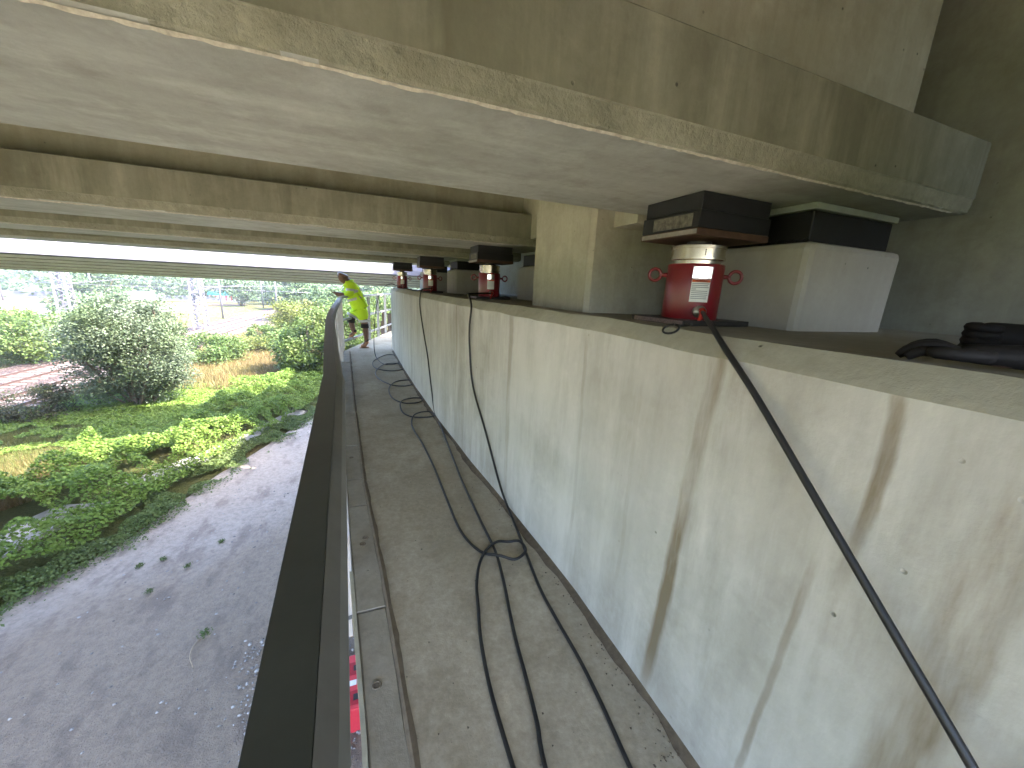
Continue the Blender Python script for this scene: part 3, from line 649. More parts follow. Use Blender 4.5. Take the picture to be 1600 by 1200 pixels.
# second person: only gloved hands and forearm reach into view
p2_ = thing('person', 'person in dark gloves and sleeves lying on the shelf at the right edge', 'person', (1.3,.3,1.285))
O2 = (-1.3,-.3,-1.285)
J2 = dict(pelvis=(1.75,-1.0,1.42,.14,.10), belly=(1.72,-.75,1.43,.13,.10), chest=(1.70,-.45,1.46,.14,.11), neck=(1.69,-.22,1.50,.055), jaw=(1.69,-.14,1.53,.07), head=(1.69,-.09,1.58,.085,.09), crown=(1.69,-.10,1.64,.06),
   sha=(1.50,-.38,1.45,.06), ela=(1.32,-.12,1.335,.045), wra=(1.165,.285,1.318,.026,.022), palma=(1.125,.355,1.315,.036,.018),
   shb=(1.90,-.38,1.45,.06), elb=(1.86,.05,1.34,.045), wrb=(1.66,.40,1.325,.028), palmb=(1.60,.47,1.325,.036,.028),
   ha=(1.66,-1.1,1.40,.09), ka=(1.64,-1.5,1.34,.06), fa=(1.62,-1.95,1.32,.04), hb=(1.86,-1.1,1.40,.09), kb=(1.90,-1.5,1.34,.06), fb=(1.92,-1.95,1.32,.04))
E2 = [('pelvis','belly'),('belly','chest'),('chest','neck'),('neck','jaw'),('jaw','head'),('head','crown'),('chest','sha'),('sha','ela'),('ela','wra'),('wra','palma'),('chest','shb'),('shb','elb'),('elb','wrb'),('wrb','palmb'),
   ('pelvis','ha'),('ha','ka'),('ka','fa'),('pelvis','hb'),('hb','kb'),('kb','fb')]
skinned('body', J2, E2, 'skin', p2_, 2, 0, O2)
G = dict(w=(1.17,.278,1.320,.034,.028), p=(1.13,.345,1.319,.040,.022), k=(1.105,.385,1.318,.040,.018))
skinned('glove', G, [('w','p'),('p','k')], 'glove', p2_, 2, 0, O2)
base = Vector((1.105,.385,1.318)); fd = Vector((-.42,.9,0)).normalized(); sd = Vector((.9,.42,0)).normalized()
for q, (off, L, lift) in enumerate(((-.030,.060,.0),(-.010,.072,.010),(.010,.068,.012),(.029,.055,.006))):
    s0 = base+sd*off
    tube('gloved_finger', catmull([s0-fd*.01, s0+fd*L*.35+Vector((0,0,lift)), s0+fd*L*.75+Vector((0,0,lift*.6-.004)), s0+fd*L+Vector((0,0,-.018))],3), [.0115]*3+[.0115,.011,.011]+[.0105,.010,.009]+[.007], 'glove', p2_, 8, O2)
s0 = base-sd*.035-fd*.03
tube('gloved_thumb', catmull([s0-fd*.02, s0-sd*.018+fd*.015, s0-sd*.022+fd*.045, s0-sd*.012+fd*.062],3), [.013]*4+[.012]*4+[.010,.008], 'glove', p2_, 8, O2)
skinned('sleeve', dict(a=(1.18,.255,1.325,.034,.030), b=(1.235,.14,1.33,.046,.040), c=(1.33,-.10,1.345,.058,.050), d=(1.50,-.36,1.45,.08)), [('a','b'),('b','c'),('c','d')], 'sleeve', p2_, 2, 1, O2)
G = dict(w=(1.68,.38,1.33,.036), p=(1.62,.46,1.335,.048,.042), k=(1.585,.51,1.335,.046,.040))
skinned('glove', G, [('w','p'),('p','k')], 'glove', p2_, 2, 1, O2)
for q in range(4):
    c0 = Vector((1.575,.50,1.358-q*.018)); tube('gloved_finger', catmull([c0+Vector((.04,.02,0)), c0+Vector((-.012,.022,0)), c0+Vector((-.026,-.01,-.002)), c0+Vector((0,-.03,-.003))],3), .0125, 'glove', p2_, 8, O2)
skinned('sleeve', dict(a=(1.70,.34,1.34,.045), b=(1.80,.18,1.35,.055), c=(1.87,.03,1.35,.06), d=(1.90,-.36,1.45,.08)), [('a','b'),('b','c'),('c','d')], 'sleeve', p2_, 2, 1, O2)
skinned('jacket', dict(a=(1.75,-1.0,1.43,.16,.12), b=(1.70,-.45,1.47,.165,.13), c=(1.695,-.28,1.49,.09)), [('a','b'),('b','c')], 'sleeve', p2_, 2, 1, O2)

# ------------------------------------------------------------------ ground
G0 = -4.6
TRK = ([-20,25,46,72,100,130,260],[-4.2,0,1.7,3.2,4.5,5.4,8])
def toff(y): return float(np.interp(y, *TRK))
def pathedge(y): return float(np.interp(y, [-40,5,8.4,10,13.2,17.06,19,30],[-12,-8.0,-6.2,-5.1,-4.1,-2.5,-1.9,1]))
def bank(x, y):
    """height of the vegetated bank between path and tracks"""
    d = pathedge(y)-x; tr = -13.0+toff(y)
    if d < 0 or y < -5: return 0
    e = min(1, d/1.6)*min(1, max(0,(x-tr)/1.5))
    return .42*e
def gz(x, y):
    z = G0 + .05*noise.noise(Vector((x*.35,y*.35,0)))+.015*noise.noise(Vector((x*2,y*2,2)))
    z += bank(x, y)
    return z
def gzv(x, y): return gz(x,y)-.12
def patch(name, xs, ys, fz_, mat, kind='structure', smooth=True, mask=None):
    V = [(x, y, fz_(x, y)) for y in ys for x in xs]; nx = len(xs); F = []
    for j in range(len(ys)-1):
        for i in range(nx-1):
            if mask and not mask((xs[i]+xs[i+1])/2, (ys[j]+ys[j+1])/2): continue
            o = j*nx+i; F.append((o, o+1, o+nx+1, o+nx))
    o = mk(name, V, F, mat, smooth=smooth); tag(o, kind=kind); return o
def ground_mat():
    s = NT('ground_soil'); s.b.inputs['Specular IOR Level'].default_value = .03; sep = s.n('ShaderNodeSeparateXYZ', [(0, s.pos)])
    n1 = s.ramp(s.noise(.35, 5, .6), .42, .58); n2 = s.ramp(s.noise(.06, 4, .6, off=4.), .45, .55)
    c = s.mix(n1, (.11,.085,.04), (.07,.085,.025)); c = s.mix(n2, c, (.075,.10,.028))
    c = s.mix(s.math('MULTIPLY', s.noise(9,5,.7), .5), c, (.14,.11,.055))
    c = s.mix(s.ramp(s.noise(22,6,.75,off=3.),.45,.65,0,.7), c, (.03,.035,.012)); return s.out(c, .95, s.bump(s.noise(14,6,.75), .12))
MAT['ground'] = ground_mat()
xs = list(np.linspace(-2500,-60,22))+list(np.linspace(-55,12,100))+list(np.linspace(30,2500,12))
ys = list(np.linspace(-2000,-20,10))+list(np.linspace(-10,60,90))+list(np.linspace(70,400,24))+list(np.linspace(500,4000,12))
patch('ground', xs, ys, lambda x,y: gz(x,y)-(.12 if y < 60 else .0), 'ground')
def path_mat():
    s = NT('gravel_path'); n1 = s.noise(.5, 6, .62, (1,.6,1), 2.); 
    sep = s.n('ShaderNodeSeparateXYZ', [(0, s.pos)])
    yy = s.math('ADD', s.math('ADD', sep.outputs[1], s.math('MULTIPLY', sep.outputs[0], -.72)), s.math('MULTIPLY', s.math('SUBTRACT', n1, .5), 4.5))
    f = s.ramp(yy, 11.0, 12.4)
    c = s.mix(f, (.30,.24,.185), (.38,.325,.28))
    n2 = s.noise(9, 7, .75); c = s.mix(s.ramp(n2, .42, .68, 0, .5), c, (.12,.10,.085))
    n3 = s.noise(45, 4, .7, off=3.); c = s.mix(s.ramp(n3, .55, .7, 0, .55), c, (.30,.29,.285))
    n4 = s.noise(1.7, 5, .6, (1.6,.7,1), off=7.); c = s.mix(s.ramp(n4, .52, .66, 0, .55), c, (.15,.12,.105))
    h = s.math('ADD', s.noise(14,6,.75), s.math('MULTIPLY', n3, .5))
    return s.out(c, .95, s.bump(h, .06, 1.))
MAT['path'] = path_mat()
xs = np.linspace(-8.5,1.2,90); ys = np.concatenate([np.linspace(-45,-1,20),np.linspace(0,24,150)])
patch('gravel_path', list(xs), list(ys), lambda x,y: G0+.012+.03*noise.noise(Vector((x*.5,y*.5,0)))+.012*noise.noise(Vector((x*3,y*3,4)))-.25*max(0,min(1,(pathedge(y)-x-.1)/.7)), 'path')
# ballast and tracks
def bz(x, y):
    u = x-toff(y); z = G0+.03
    if u < -20.2: z -= (-20.2-u)*.45
    if u > -12.3: z -= (u+12.3)*.5
    return z+.02*noise.noise(Vector((x*3,y*3,9)))
ys = list(np.linspace(10,70,120))+list(np.linspace(72,140,30)); V, F = [], []
us = np.linspace(-21.2,-11.4,50)
for y in ys:
    for u in us: x = u+toff(y); V.append((x, y, bz(x, y)))
for j in range(len(ys)-1):
    for i in range(len(us)-1): o = j*len(us)+i; F.append((o,o+1,o+len(us)+1,o+len(us)))
def ballast_mat():
    s = NT('track_ballast'); v = s.n('ShaderNodeTexVoronoi', [(0, s.pos), ('Scale', 13.)])
    c = s.mix(s.ramp(v.outputs['Color'], .1, .9), (.022,.016,.016), (.055,.036,.034))
    c = s.mix(s.ramp(s.noise(.5,4,.6), .4, .65, 0, .5), c, (.06,.038,.034)); return s.out(c, .95, s.bump(v.outputs['Distance'], .05, 1.))
MAT['ballast'] = ballast_mat()
tag(mk('ballast_bed', V, F, 'ballast', smooth=True), kind='structure')
slm = None
for ti, (ua, lab) in enumerate(((-18.3,'far railway track with pale sleepers on red-brown ballast'),(-14.95,'near railway track, closest to the bush and tree'))):
    t = thing('railway_track', lab, 'railway track', (ua+.7+toff(22),22,G0), 'railway tracks')
    inv = (-t.location.x,-t.location.y,-t.location.z)
    for q in (0,1.435):
        path = [(ua+q+toff(y), y, G0+.20) for y in list(np.linspace(8,70,60))+list(np.linspace(72,140,24))]
        sweep('rail', path, [(-.036,0),(.036,0),(.036,-.035),(.012,-.045),(.012,-.12),(.07,-.14),(.07,-.155),(-.07,-.155),(-.07,-.14),(-.012,-.12),(-.012,-.045),(-.036,-.035)], 'railsteel', t).location = inv
    if slm is None:
        bm = hexa((-1.28,-.13,-.1),(1.28,.13,.075), .015); slm = bpy.data.meshes.new('sleeper'); bm.to_mesh(slm); bm.free(); slm.materials.append(MAT['sleeper'])
    y = 10.
    while y < 66:
        o = bpy.data.objects.new('sleeper', slm); COL.objects.link(o); o.parent = t
        o.location = (ua+.7175+toff(y)+inv[0], y+inv[1], .0+.0); o.rotation_euler.z = -math.atan((toff(y+1)-toff(y-1))/2); y += .62
    bars = []; 
    while y < 138:
        bars.append(((ua+.7175+toff(y)-1.28,y,G0),(ua+.7175+toff(y)+1.28,y,G0),.2)); y += .62
    V, F = soup(bars); o = mk('sleeper', V, F, 'sleeper', t); o.location = inv; o['kind'] = 'stuff'
# loose stones
def stones(name, pts, mat, rmin, rmax, label, cat):
    V, F = [], []
    ico = [(0,0,1),(.89,0,.3),(.2,.85,.35),(-.75,.5,.25),(-.7,-.55,.3),(.3,-.8,.25),(0,0,-.4)]
    tf = [(0,1,2),(0,2,3),(0,3,4),(0,4,5),(0,5,1),(6,2,1),(6,3,2),(6,4,3),(6,5,4),(6,1,5)]
    for (x,y,z) in pts:
        r = random.uniform(rmin,rmax)*random.uniform(.6,1); a = random.random()*6.3; o = len(V); sx, sy, sz = (random.uniform(.7,1.3) for _ in range(3))
        for p in ico:
            px, py = p[0]*sx, p[1]*sy
            V.append((x+r*(px*math.cos(a)-py*math.sin(a)), y+r*(px*math.sin(a)+py*math.cos(a)), z+r*p[2]*sz*.8))
        F += [tuple(o+i for i in f) for f in tf]
    return tag(mk(name, V, F, mat), label, cat, kind='stuff')
pts = []
for i in range(5200):
    y = random.uniform(17,34); u = random.uniform(-19.8,-11.6); x = u+toff(y); pts.append((x,y,bz(x,y)+.01))
s_ = NT('ballast_stones'); MAT['bst'] = s_.out(s_.mix(s_.isl, (.022,.018,.018), (.06,.042,.038)), .95)
stones('ballast_stones', pts, 'bst', .03, .07, 'rough ballast stones around the tracks', 'ballast')
s_ = NT('path_stones'); MAT['pst'] = s_.out(s_.mix(s_.isl, (.13,.12,.115), (.34,.33,.32)), .9)
pts = [(-1.45+random.gauss(0,.22)-.12*(y-4.4), y, G0+.02) for y in [random.uniform(3.6,6.3) for _ in range(520)]]
pts += [(random.uniform(-.9,.0), random.uniform(3.4,9), G0+.02) for _ in range(900)]
pts += [(random.uniform(-6,-1), random.uniform(4,12), G0+.015) for _ in range(350)]
stones('loose_stones', pts, 'pst', .010, .038, 'pale loose stones strewn over the gravel path and along the wall foot', 'stones')

# broken concrete gutter between path and bank
gt = thing('concrete_gutter', 'broken pale concrete gutter slabs along the path, half overgrown', 'gutter', (-5.3,12,G0))
MAT['gut'] = concrete('gutter_concrete', (.25,.24,.225), (.32,.31,.29), .1, .8, .9, True, None, .01)
def gl(y): return float(np.interp(y, [8,10.3,12.4,15.2,18,20],[-7.6,-6.75,-5.75,-4.05,-2.9,-2.1]))
y = 8.2
while y < 18.6:
    L = random.uniform(.7,1.2); x0, x1 = gl(y), gl(y+L); wd = .42 if y > 11.5 else .9
    if not (10.9 < y < 12.0):
        def gt_z(a_, b_): return gzv(a_, b_)+.05
        z = random.uniform(0,.03)
        V = [(x0-wd,y,gt_z(x0-wd,y)+z+.03),(x0+.08,y+.02,gt_z(x0+.08,y)),(x1+.08,y+L-.03,gt_z(x1+.08,y+L)+z),(x1-wd,y+L-.02,gt_z(x1-wd,y+L)+.03)]
        V += [(a,b,c-.12) for a,b,c in V]
        mk('gutter_slab', V, [(0,1,2,3),(7,6,5,4),(0,4,5,1),(1,5,6,2),(2,6,7,3),(3,7,4,0)], 'gut', gt, (5.3,-12,-G0))
    y += L

# ------------------------------------------------------------------ vegetation
def quads(name, C, size, mat, parent=None, tilt=1.0, aspect=.6, loc=(0,0,0), droop=False):
    """cloud of leaf faces: C (n,3) centres, size (n,), random orientation; tilt 0 = horizontal"""
    n = len(C); nrm = rng.normal(size=(n,3))*tilt; nrm[:,2] = np.abs(nrm[:,2])+(1.2-tilt*.9 if tilt < 1.2 else 0); nrm /= np.linalg.norm(nrm,axis=1)[:,None]
    t = rng.normal(size=(n,3)); t -= nrm*(t*nrm).sum(1)[:,None]; t /= np.linalg.norm(t,axis=1)[:,None]; b = np.cross(nrm,t)
    s = size[:,None]; V = np.empty((n,4,3))
    V[:,0] = C-t*s; V[:,1] = C-b*s*aspect+nrm*s*.18; V[:,2] = C+t*s; V[:,3] = C+b*s*aspect+nrm*s*.18
    me = bpy.data.meshes.new(name); me.vertices.add(n*4); me.vertices.foreach_set('co', V.reshape(-1).astype(np.float32))
    me.loops.add(n*4); me.loops.foreach_set('vertex_index', np.arange(n*4, dtype=np.int32)); me.polygons.add(n)
    me.polygons.foreach_set('loop_start', np.arange(0,n*4,4,dtype=np.int32)); me.update(calc_edges=True)
    return link(name, me, mat, parent, loc)
def crown_pts(n, rx, ry, rz, zc, ncl, clr, seed, flat=.0):
    r = np.random.default_rng(seed)
    d = r.normal(size=(ncl,3)); d /= np.linalg.norm(d,axis=1)[:,None]; rad = r.uniform(.45,1.0,ncl)**.6
    cc = d*rad[:,None]*np.array([rx,ry,rz]); cc[:,2] += zc
    k = r.integers(0,ncl,n); g = r.normal(size=(n,3)); g /= np.maximum(1e-6,np.linalg.norm(g,axis=1))[:,None]
    g *= (r.uniform(0,1,n)**.45)[:,None]*clr*(r.uniform(.6,1.25,ncl)[k])[:,None]*np.array([1.15,1.15,.72])
    return cc[k]+g, cc
def plant(name, label, cat, x, y, z, h, wd, n, leaf, mat, seed, trunk=.0, group=None, ncl=46, stems=5, lo=.0, tall=1.):
    t = thing(name, label, cat, (x,y,z), group)
    zc = lo+(h-lo)*.5; P, cc = crown_pts(n, wd/2*.82, wd/2*.82, (h-lo)/2*.86, zc, ncl, wd*.17, seed)
    P[:,2] = np.maximum(P[:,2], .03)
    r = np.random.default_rng(seed)
    quads('crown', P, r.uniform(.6,1.25,n)*leaf, mat, t, .8, .55)
    V, F = soup([((random.uniform(-.1,.1)*wd*.3,random.uniform(-.1,.1)*wd*.3,-.1), tuple(c), max(.012,.012*h)) for c in cc[:stems*4]])
    V = [Vector(v) for v in V]; mk('stems' if not trunk else 'limb', V, F, 'bark', t)
    if trunk: tube('trunk', catmull([(0,0,-.2),(.04*h*.3,0,h*.2),(-.03*h,.02*h,h*.45),(.02*h,0,h*.75)],3), [trunk*(1-.085*i) for i in range(10)], 'bark', t, 8)
    return t
# the big tree by the track
plant('tree', 'large dark silvery-green tree standing beside the railway tracks', 'tree', -8.95,20.3,-4.45, 5.3, 4.5, 62000, .05, 'tree', 11, .13, None, 110, 10, .1)
plant('bush', 'low dark olive bush at the foot of the big tree, near the ballast', 'bush', -11.35,18.9,-4.5, 1.7, 2.3, 7000, .045, 'bushd', 12, 0, None, 30)
plant('bush', 'rounded green bush just right of the big tree', 'bush', -9.2,29.5,-4.6, 2.5, 4.4, 9000, .075, 'bush', 13, 0, None, 34)
plant('bush', 'yellow-green bush in the dry grass right of the rounded bush', 'bush', -7.4,33.5,-4.6, 1.7, 3.6, 6000, .075, 'bushy', 14, 0, None, 26)
plant('bush', 'small dark bush at the near edge of the receding tracks', 'bush', -8.6,41,-4.6, 2.0, 2.6, 3500, .09, 'bush', 15, 0, None, 20)
plant('bush', 'low yellowish bush behind the dry grass by the tracks', 'bush', -6.8,44,-4.6, 1.7, 4.2, 4500, .09, 'bushy', 16, 0, None, 24)
left = [(-19.8,33.5,3.4,5.4,'bright green bush at the left edge beyond the tracks'),(-23.0,36.5,3.7,5.6,'tall bright green bush second from the left beyond the tracks'),(-19.6,38.5,3.0,4.6,'green bush beyond the tracks left of the big tree'),(-26.5,36,3.0,5,'pale green bush at the far left behind the front bushes')]
for i,(x,y,h,wd,l) in enumerate(left): plant('bush', l, 'bush', x,y,-4.6,h,wd,10000,.095,'bush' if i<3 else 'bushy',20+i,0,'bushes beyond the tracks',40)
rt = [(-2.9,24.8,4.6,3.9,'leafy green tree close behind the railing, left of the worker'),(-.6,27.5,5.4,4.6,'tall green tree behind the worker at the railing'),(-4.6,34.5,4.9,4.4,'yellow-green tree at the end of the dry grass'),(-1.5,36,5.8,5.2,'pale green tall tree beyond the railing corner'),(1.6,31,5.4,5,'green tree seen between the worker and the wall end')]
for i,(x,y,h,wd,l) in enumerate(rt): plant('tree', l, 'tree', x,y,-4.6,h,wd,14000,.085,['bush','bush','bushy','far','bush'][i],40+i,.09,'trees behind the railing',50,6,.1)
mid = [(-7.5,62,6.2,6,'tree standing right of the catenary poles, past the tracks'),(-3.5,52,5.6,6,'tree behind the yellow bushes near the railing'),(-12.5,84,6.5,8,'tree behind the two thin poles'),(-22,92,6,8,'left tree of the clump behind the poles'),(-17,98,6.5,8,'pale tree at the far bend of the tracks'),(-36,77,6,8,'tree between the big tree and the second lattice mast'),(2,60,6.3,8,'far tree behind the worker'),(-33,66,3,6,'low green tree behind the first lattice mast')]
for i,(x,y,h,wd,l) in enumerate(mid): plant('tree', l, 'tree', x,y,-4.6,h,wd,6000,.20,'far',60+i,.12,'trees along the far side of the tracks',40,5,.0)
# creeping vines over the bank: one mass
n = 420000; X = rng.uniform(-13,1.0,n); Y = rng.uniform(8,27,n)
pe = np.array([pathedge(v) for v in Y]); tr = np.array([-12.6+toff(v) for v in Y])
cl = np.array([noise.noise(Vector((a*.55,b*.55,1.))) for a,b in zip(X,Y)]); c2 = np.array([noise.noise(Vector((a*1.7,b*1.7,5.))) for a,b in zip(X,Y)])
d = pe-X
drypatch = (np.hypot((X+9.3)/1.5,(Y-13.6)/1.9) < 1)
keep = (d > .55) & (X > tr) & ~drypatch & ~((X < -9.2) & (Y < 17.5) & (Y > 11.5) & (c2 > -.05)) & (cl > -2) & ~((Y>22)&(X<-4.3)&(cl<.25)) 
gut = np.array([gl(v) for v in Y]); keep &= ~((np.abs(X-gut+.2) < .3) & (c2 < .0) & (Y > 11.2) & (Y<18)); keep &= ~((np.abs(X-gut+.35) < .55) & (Y > 9.4) & (Y<11.0))
X,Y,cl,c2,d = X[keep],Y[keep],cl[keep],c2[keep],d[keep]
Hh = np.clip(d/1.4,0,1)*(.55+.55*cl+.5*c2)+.16; Hh = np.clip(Hh,.16,1.3); Hh = np.where((X < -5.8) & (Y > 14.5), np.minimum(Hh,.22+.12*c2), Hh)
base_ = np.array([gzv(a,b) for a,b in zip(X,Y)])
Z = base_+Hh*(.72+.28*rng.uniform(0,1,len(X))**.5)+.05
quads('vine_cover', np.stack([X,Y,Z],1), rng.uniform(.02,.05,len(X)), 'vine', None, .75, .75)
tag(bpy.data.objects['vine_cover'], 'dense bright green creeping plants covering the bank beside the path', 'ground cover', kind='stuff')
# weeds at the path edge
n = 36000; Y = rng.uniform(6,20,n); pe = np.array([pathedge(v) for v in Y]); X = pe-rng.normal(.45,.33,n)
cl = np.array([noise.noise(Vector((a*1.3,b*1.3,8.))) for a,b in zip(X,Y)]); keep = (cl > -.12) ; X,Y,cl = X[keep],Y[keep],cl[keep]
Z = np.array([gzv(a,b) for a,b in zip(X,Y)])+.10+np.clip(cl+.25,0,1)*.22*rng.uniform(0,1,len(X))+.05
quads('edge_weeds', np.stack([X,Y,Z],1), rng.uniform(.015,.045,len(X)), 'weed', None, .7, .6)
tag(bpy.data.objects['edge_weeds'], 'low green weeds creeping over the edge of the gravel path', 'weeds', kind='stuff')
# dry grass
def blades(name, X, Y, h, mat, label, wd=.012):
    n = len(X); Z = np.array([gzv(a,b) if a > -13+toff(b) else bz(a,b)-.05 for a,b in zip(X,Y)])
    a = rng.uniform(0,6.28,n); hh = h*rng.uniform(.5,1.2,n); lx_ = rng.normal(0,.3,n)*hh; ly = rng.normal(0,.3,n)*hh
    B = np.stack([X,Y,Z],1); side = np.stack([np.cos(a),np.sin(a),0*a],1)*wd
    V = np.empty((n,3,3)); V[:,0] = B-side; V[:,1] = B+side; V[:,2] = B+np.stack([lx_,ly,hh],1)
    me = bpy.data.meshes.new(name); me.vertices.add(n*3); me.vertices.foreach_set('co', V.reshape(-1).astype(np.float32)); me.loops.add(n*3)
    me.loops.foreach_set('vertex_index', np.arange(n*3,dtype=np.int32)); me.polygons.add(n); me.polygons.foreach_set('loop_start', np.arange(0,n*3,3,dtype=np.int32)); me.update(calc_edges=True)
    return tag(link(name, me, mat), label, 'grass', kind='stuff')
n = 60000; Y = rng.uniform(11.5,20,n); X = np.maximum(rng.uniform(-13.2,-8.4,n), -12.9+0*Y)
blades('low_grass', X, Y, .26, 'lowgrass', 'low yellow-green grass between the dry patch and the ballast', .014)
n = 26000; a = rng.uniform(0,6.28,n); r = rng.uniform(0,1,n)**.5
blades('dry_grass', -9.3+1.9*r*np.cos(a), 13.6+2.3*r*np.sin(a), .22, 'dry', 'dry tan grass patch at the left edge of the bank')
n = 70000; Y = rng.uniform(22,48,n); X = np.array([-12.2+toff(v) for v in Y])+rng.uniform(0,8.5,n)
blades('dry_grass', X, Y, .5, 'dry', 'tall dry grass between the bank and the receding tracks', .02)
n = 50000; Y = rng.uniform(26,75,n); X = np.array([-20.9+toff(v) for v in Y])-rng.uniform(0,5,n)**1.0
blades('dry_grass', X, Y, .45, 'dry', 'yellow dry grass strip on the far side of the tracks', .025)
# tufts on the path and a twig
for i,(x,y,l) in enumerate(((-3.6,8.7,'green weed tuft at the edge of the brown patch on the path'),(-4.0,8.1,'lowest of the small weed tufts on the gravel path'),(-4.5,9.0,'leftmost small weed tuft on the gravel path'),(-3.2,9.4,'rightmost and farthest weed tuft on the gravel path'),(-4.15,9.1,'weed tuft just right of the leftmost one on the gravel path'))):
    C_ = np.stack([x+rng.normal(0,.03,120), y+rng.normal(0,.03,120), G0+.03+rng.uniform(0,.06,120)],1)
    tag(quads('weed_tuft', C_, rng.uniform(.008,.02,120), 'weed', None, .8), l, 'weed', 'weed tufts on the gravel path')
tw = thing('fallen_twig', 'thin dry twig with green leaves lying on the gravel path', 'twig', (-2.74,6.62,G0+.03))
tube('stem', catmull([(0,0,.0),(-.06,-.15,.03),(-.04,-.35,.02),(.06,-.55,.01)],4), .008, simple('pale_twig',(.35,.28,.2),.9), tw, 6)
quads('leaves', np.stack([rng.normal(.03,.05,80), rng.normal(.05,.05,80), rng.uniform(.02,.1,80)],1), rng.uniform(.012,.03,80), 'weed', tw, .8)

# ------------------------------------------------------------------ red barrier below the slot
rb = thing('plastic_barrier', 'pinkish red plastic barrier block with pale label on the ground below the walkway gap', 'barrier', (-.42,4.72,G0))
bm = hexa((-.25,-.42,0),(.25,.42,.42), .02); bmo('barrier_body', bm, 'pinkred', rb)
for y in (-.26,.18):
    box('recess_shade', (.02,y-.10,.4215),(.19,y+.10,.4235), simple('shaded_red',(.30,.01,.02),.6), rb); box('hole_shade', (.09,y-.04,.4240),(.16,y+.05,.4255), 'ink', rb)  # flat dark plates on top paint the shade inside recesses and holes
box('pale_label', (.0,-.08,.4215),(.13,.0,.424), 'wht', rb)

# ------------------------------------------------------------------ masts, poles, far things
def lattice(x, y, h, w0, w1, label):
    t = thing('lattice_mast', label, 'mast', (x,y,G0), 'lattice masts by the tracks'); bars = []
    cs = [(-1,-1),(1,-1),(1,1),(-1,1)]
    for a, b in cs: bar('leg', (a*w0/2,b*w0/2,-.2),(a*w1/2,b*w1/2,h), .15,.15,'mast',t)
    N = 22
    for k in range(N):
        z0, z1 = h*k/N, h*(k+1)/N; u, v = w0+(w1-w0)*k/N, w0+(w1-w0)*(k+1)/N
        for i in range(4):
            p, q = cs[i], cs[(i+1)%4]
            if k % 2: p, q = q, p
            bars.append(((p[0]*u/2,p[1]*u/2,z0),(q[0]*v/2,q[1]*v/2,z1),.085))
            if k % 4 == 3: bars.append(((p[0]*v/2,p[1]*v/2,z1),(q[0]*v/2,q[1]*v/2,z1),.09))
    V, F = soup(bars); mk('lattice_bracing', V, F, 'mast', t)
    bar('collar', (-w0*.42,0,4.1),(w0*.42,0,4.1), w0*.85,.22,'mast',t)
    bar('cross_arm', (0,0,4.35),(4.2,.3,5.0), .07,.07,'mast',t)
lattice(-26.9,51.6,11,1.0,.62,'left lattice steel mast rising behind the bright green bushes')
lattice(-15.9,50.4,11,1.05,.62,'lattice steel mast right of the big tree beside the tracks')
poles = [(-17.9,65,9,'thin pole just right of the second lattice mast'),(-10.4,60.5,9,'thin pole right of the receding tracks'),(-17.6,88.6,9,'thin pole behind the clump of trees'),(-36,75,8.5,'thin pole just right of the left lattice mast'),(-54.5,90,8,'thin white pole left of the left mast'),(-66,120,8,'farther thin white pole left of the left mast'),(-48,118,8,'thin white pole far behind the big tree')]
for x,y,h,l in poles:
    t = thing('catenary_pole', l, 'pole', (x,y,G0), 'thin poles along the railway')
    tube('shaft', [(0,0,0),(0,0,h)], [.13,.10], 'mast', t, 8); bar('cantilever', (0,0,h-1.2),(1.8,0,h-.8), .06,.06,'mast',t); bar('cantilever', (0,0,h-2.4),(1.8,0,h-1.0), .06,.06,'mast',t)
wires = [((-60,52,.1),(-26.9,51.6,-.2),(-5,48,-.1)),((-60,90,.6),(-36,75,.2),(-15.9,50.4,.1)),((-15.9,50.4,.0),(-10.4,60.5,.2),(-2,80,.4))]
wl = ['overhead wire running left from the left lattice mast','overhead wire sloping behind the big tree','overhead wire running off behind the trees on the right']
for q, l in zip(wires, wl): tag(tube('overhead_wire', catmull(q,6), .025, 'mast', None, 5), l, 'wire', 'overhead wires')

def flat(name, poly, z, mat, label=None):
    return tag(mk(name, [(a,b,z) for a,b in poly], [tuple(range(len(poly)))], mat), kind='structure')
MAT['orangesoil'] = simple('orange_soil', (.13,.08,.045), .95, 0, .3, .2, .01); MAT['palesoil'] = simple('pale_soil', (.15,.145,.13), .95, 0, .15, .2, .01)
MAT['field'] = simple('green_field', (.06,.10,.028), .95, 0, .35, .05, .01); MAT['greyroad'] = simple('grey_road', (.08,.08,.095), .9, 0, .1, .2, .01)
flat('pale_ground', [(-140,60),(-34,60),(-24,82),(-33,88),(-160,80)], G0+.05, 'palesoil')
flat('orange_ground', [(-190,80.5),(-33,88.5),(-22,92),(-22,97),(-80,101),(-200,95)], G0+.06, 'orangesoil')
flat('far_road', [(-240,96),(-80,102),(-24,103),(-24,108),(-80,109),(-260,106)], G0+.07, 'greyroad')
flat('field', [(-300,113),(-90,116),(-20,114),(-10,185),(-400,205)], G0+.05, 'field')
flat('far_road', [(-300,134),(-90,131),(-20,128),(-20,133),(-90,137),(-300,141)], G0+.09, 'palesoil')
gd = thing('guard_wall', 'long low pale wall along the far road', 'wall', (-60,104,G0))
bar('wall_panel', (-180,-4,.5),(30,4,.5), .3,.9,'greyroad',gd)
# overpass
ov = thing('overpass', 'distant concrete road overpass on a single pier', 'bridge', (-43,117,G0))
bar('overpass_deck', (-24,6,2.9),(30,-6,2.0), 5,.9,'greyroad',ov); box('pier', (-1,-1.6,0),(1,1.6,2.1), 'greyroad', ov); box('pier_head', (-2,-2,1.7),(2,2,2.1), 'greyroad', ov)
bar('parapet', (-24,3.4,3.8),(30,-8.6,2.9), .2,.9,'palesoil',ov)
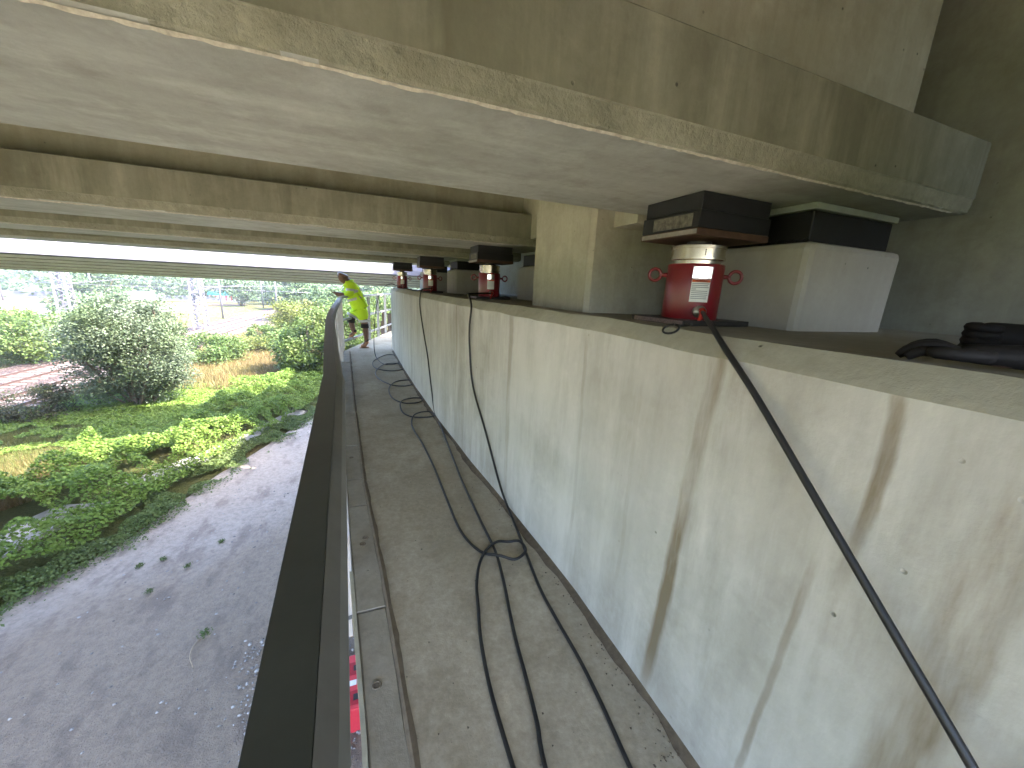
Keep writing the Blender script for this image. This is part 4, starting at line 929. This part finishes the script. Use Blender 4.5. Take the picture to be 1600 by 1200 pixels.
# red and white building with teal roof
bd = thing('site_building', 'distant low building with teal roof and red and white wall panels', 'building', (-29.3,109,G0))
box('wall', (-2.9,0,0),(2.9,3,1.2), 'wht', bd); prism('roof', [(-.2,1.22),(-.2,1.75),(1.5,2.1),(3.2,1.75),(3.2,1.22)], 0, -3.1, 3.1, 'teal', bd)
for q in range(6): box('red_panel', (-2.8+q*1.0,-.06,.1),(-2.35+q*1.0,-.003,1.15), 'redp', bd)
tag(bmo('white_van', hexa((-2,-1,.3),(2,1,2.0),.25), 'wht', None, (-40,98,G0)), 'white van parked on the distant road behind the big tree', 'van')
# far woods and hedges
def wood(name, n, xr, yr, h, leaf, label, seed):
    r = np.random.default_rng(seed); m = n//160; cx = r.uniform(*xr, m); cy = r.uniform(*yr, m); hh = h*r.uniform(.6,1.15,m); k = r.integers(0,m,n)
    g = r.normal(size=(n,3)); g /= np.linalg.norm(g,axis=1)[:,None]; g *= (r.uniform(0,1,n)**.4)[:,None]
    P = np.stack([cx[k]+g[:,0]*hh[k]*.75, cy[k]+g[:,1]*hh[k]*.75, G0+hh[k]*.52+g[:,2]*hh[k]*.52],1)
    tag(quads(name, P, r.uniform(.6,1.2,n)*leaf, 'far', None, .9, .7), label, 'wood', kind='stuff')
wood('far_wood', 160000, (-420,-40), (205,330), 12, .6, 'hazy blue-green wood on the horizon', 1)
wood('far_hedge', 16000, (-190,-30), (142,170), 5, .5, 'far hedge line across the green fields', 2)
wood('far_hedge', 9000, (-110,-24), (110.5,113), 2.2, .3, 'low scrub between the two far roads', 3)
wood('far_wood', 90000, (-60,80), (95,190), 11, .4, 'pale green wood beyond the bend of the tracks', 4)
# ------------------------------------------------------------------ haze
bm = hexa((-520,-80,-6.2),(400,600,14)); hz = bmo('haze', bm, None); tag(hz, kind='stuff')
hm = bpy.data.materials.new('haze'); hm.use_nodes = True; ht = hm.node_tree; ht.nodes.clear()
pv = ht.nodes.new('ShaderNodeVolumePrincipled'); pv.inputs['Color'].default_value = (.85,.92,1,1); pv.inputs['Density'].default_value = .0007; pv.inputs['Anisotropy'].default_value = .3
mo = ht.nodes.new('ShaderNodeOutputMaterial'); ht.links.new(pv.outputs[0], mo.inputs['Volume']); hz.data.materials.append(hm)
S.cycles.volume_bounces = 0
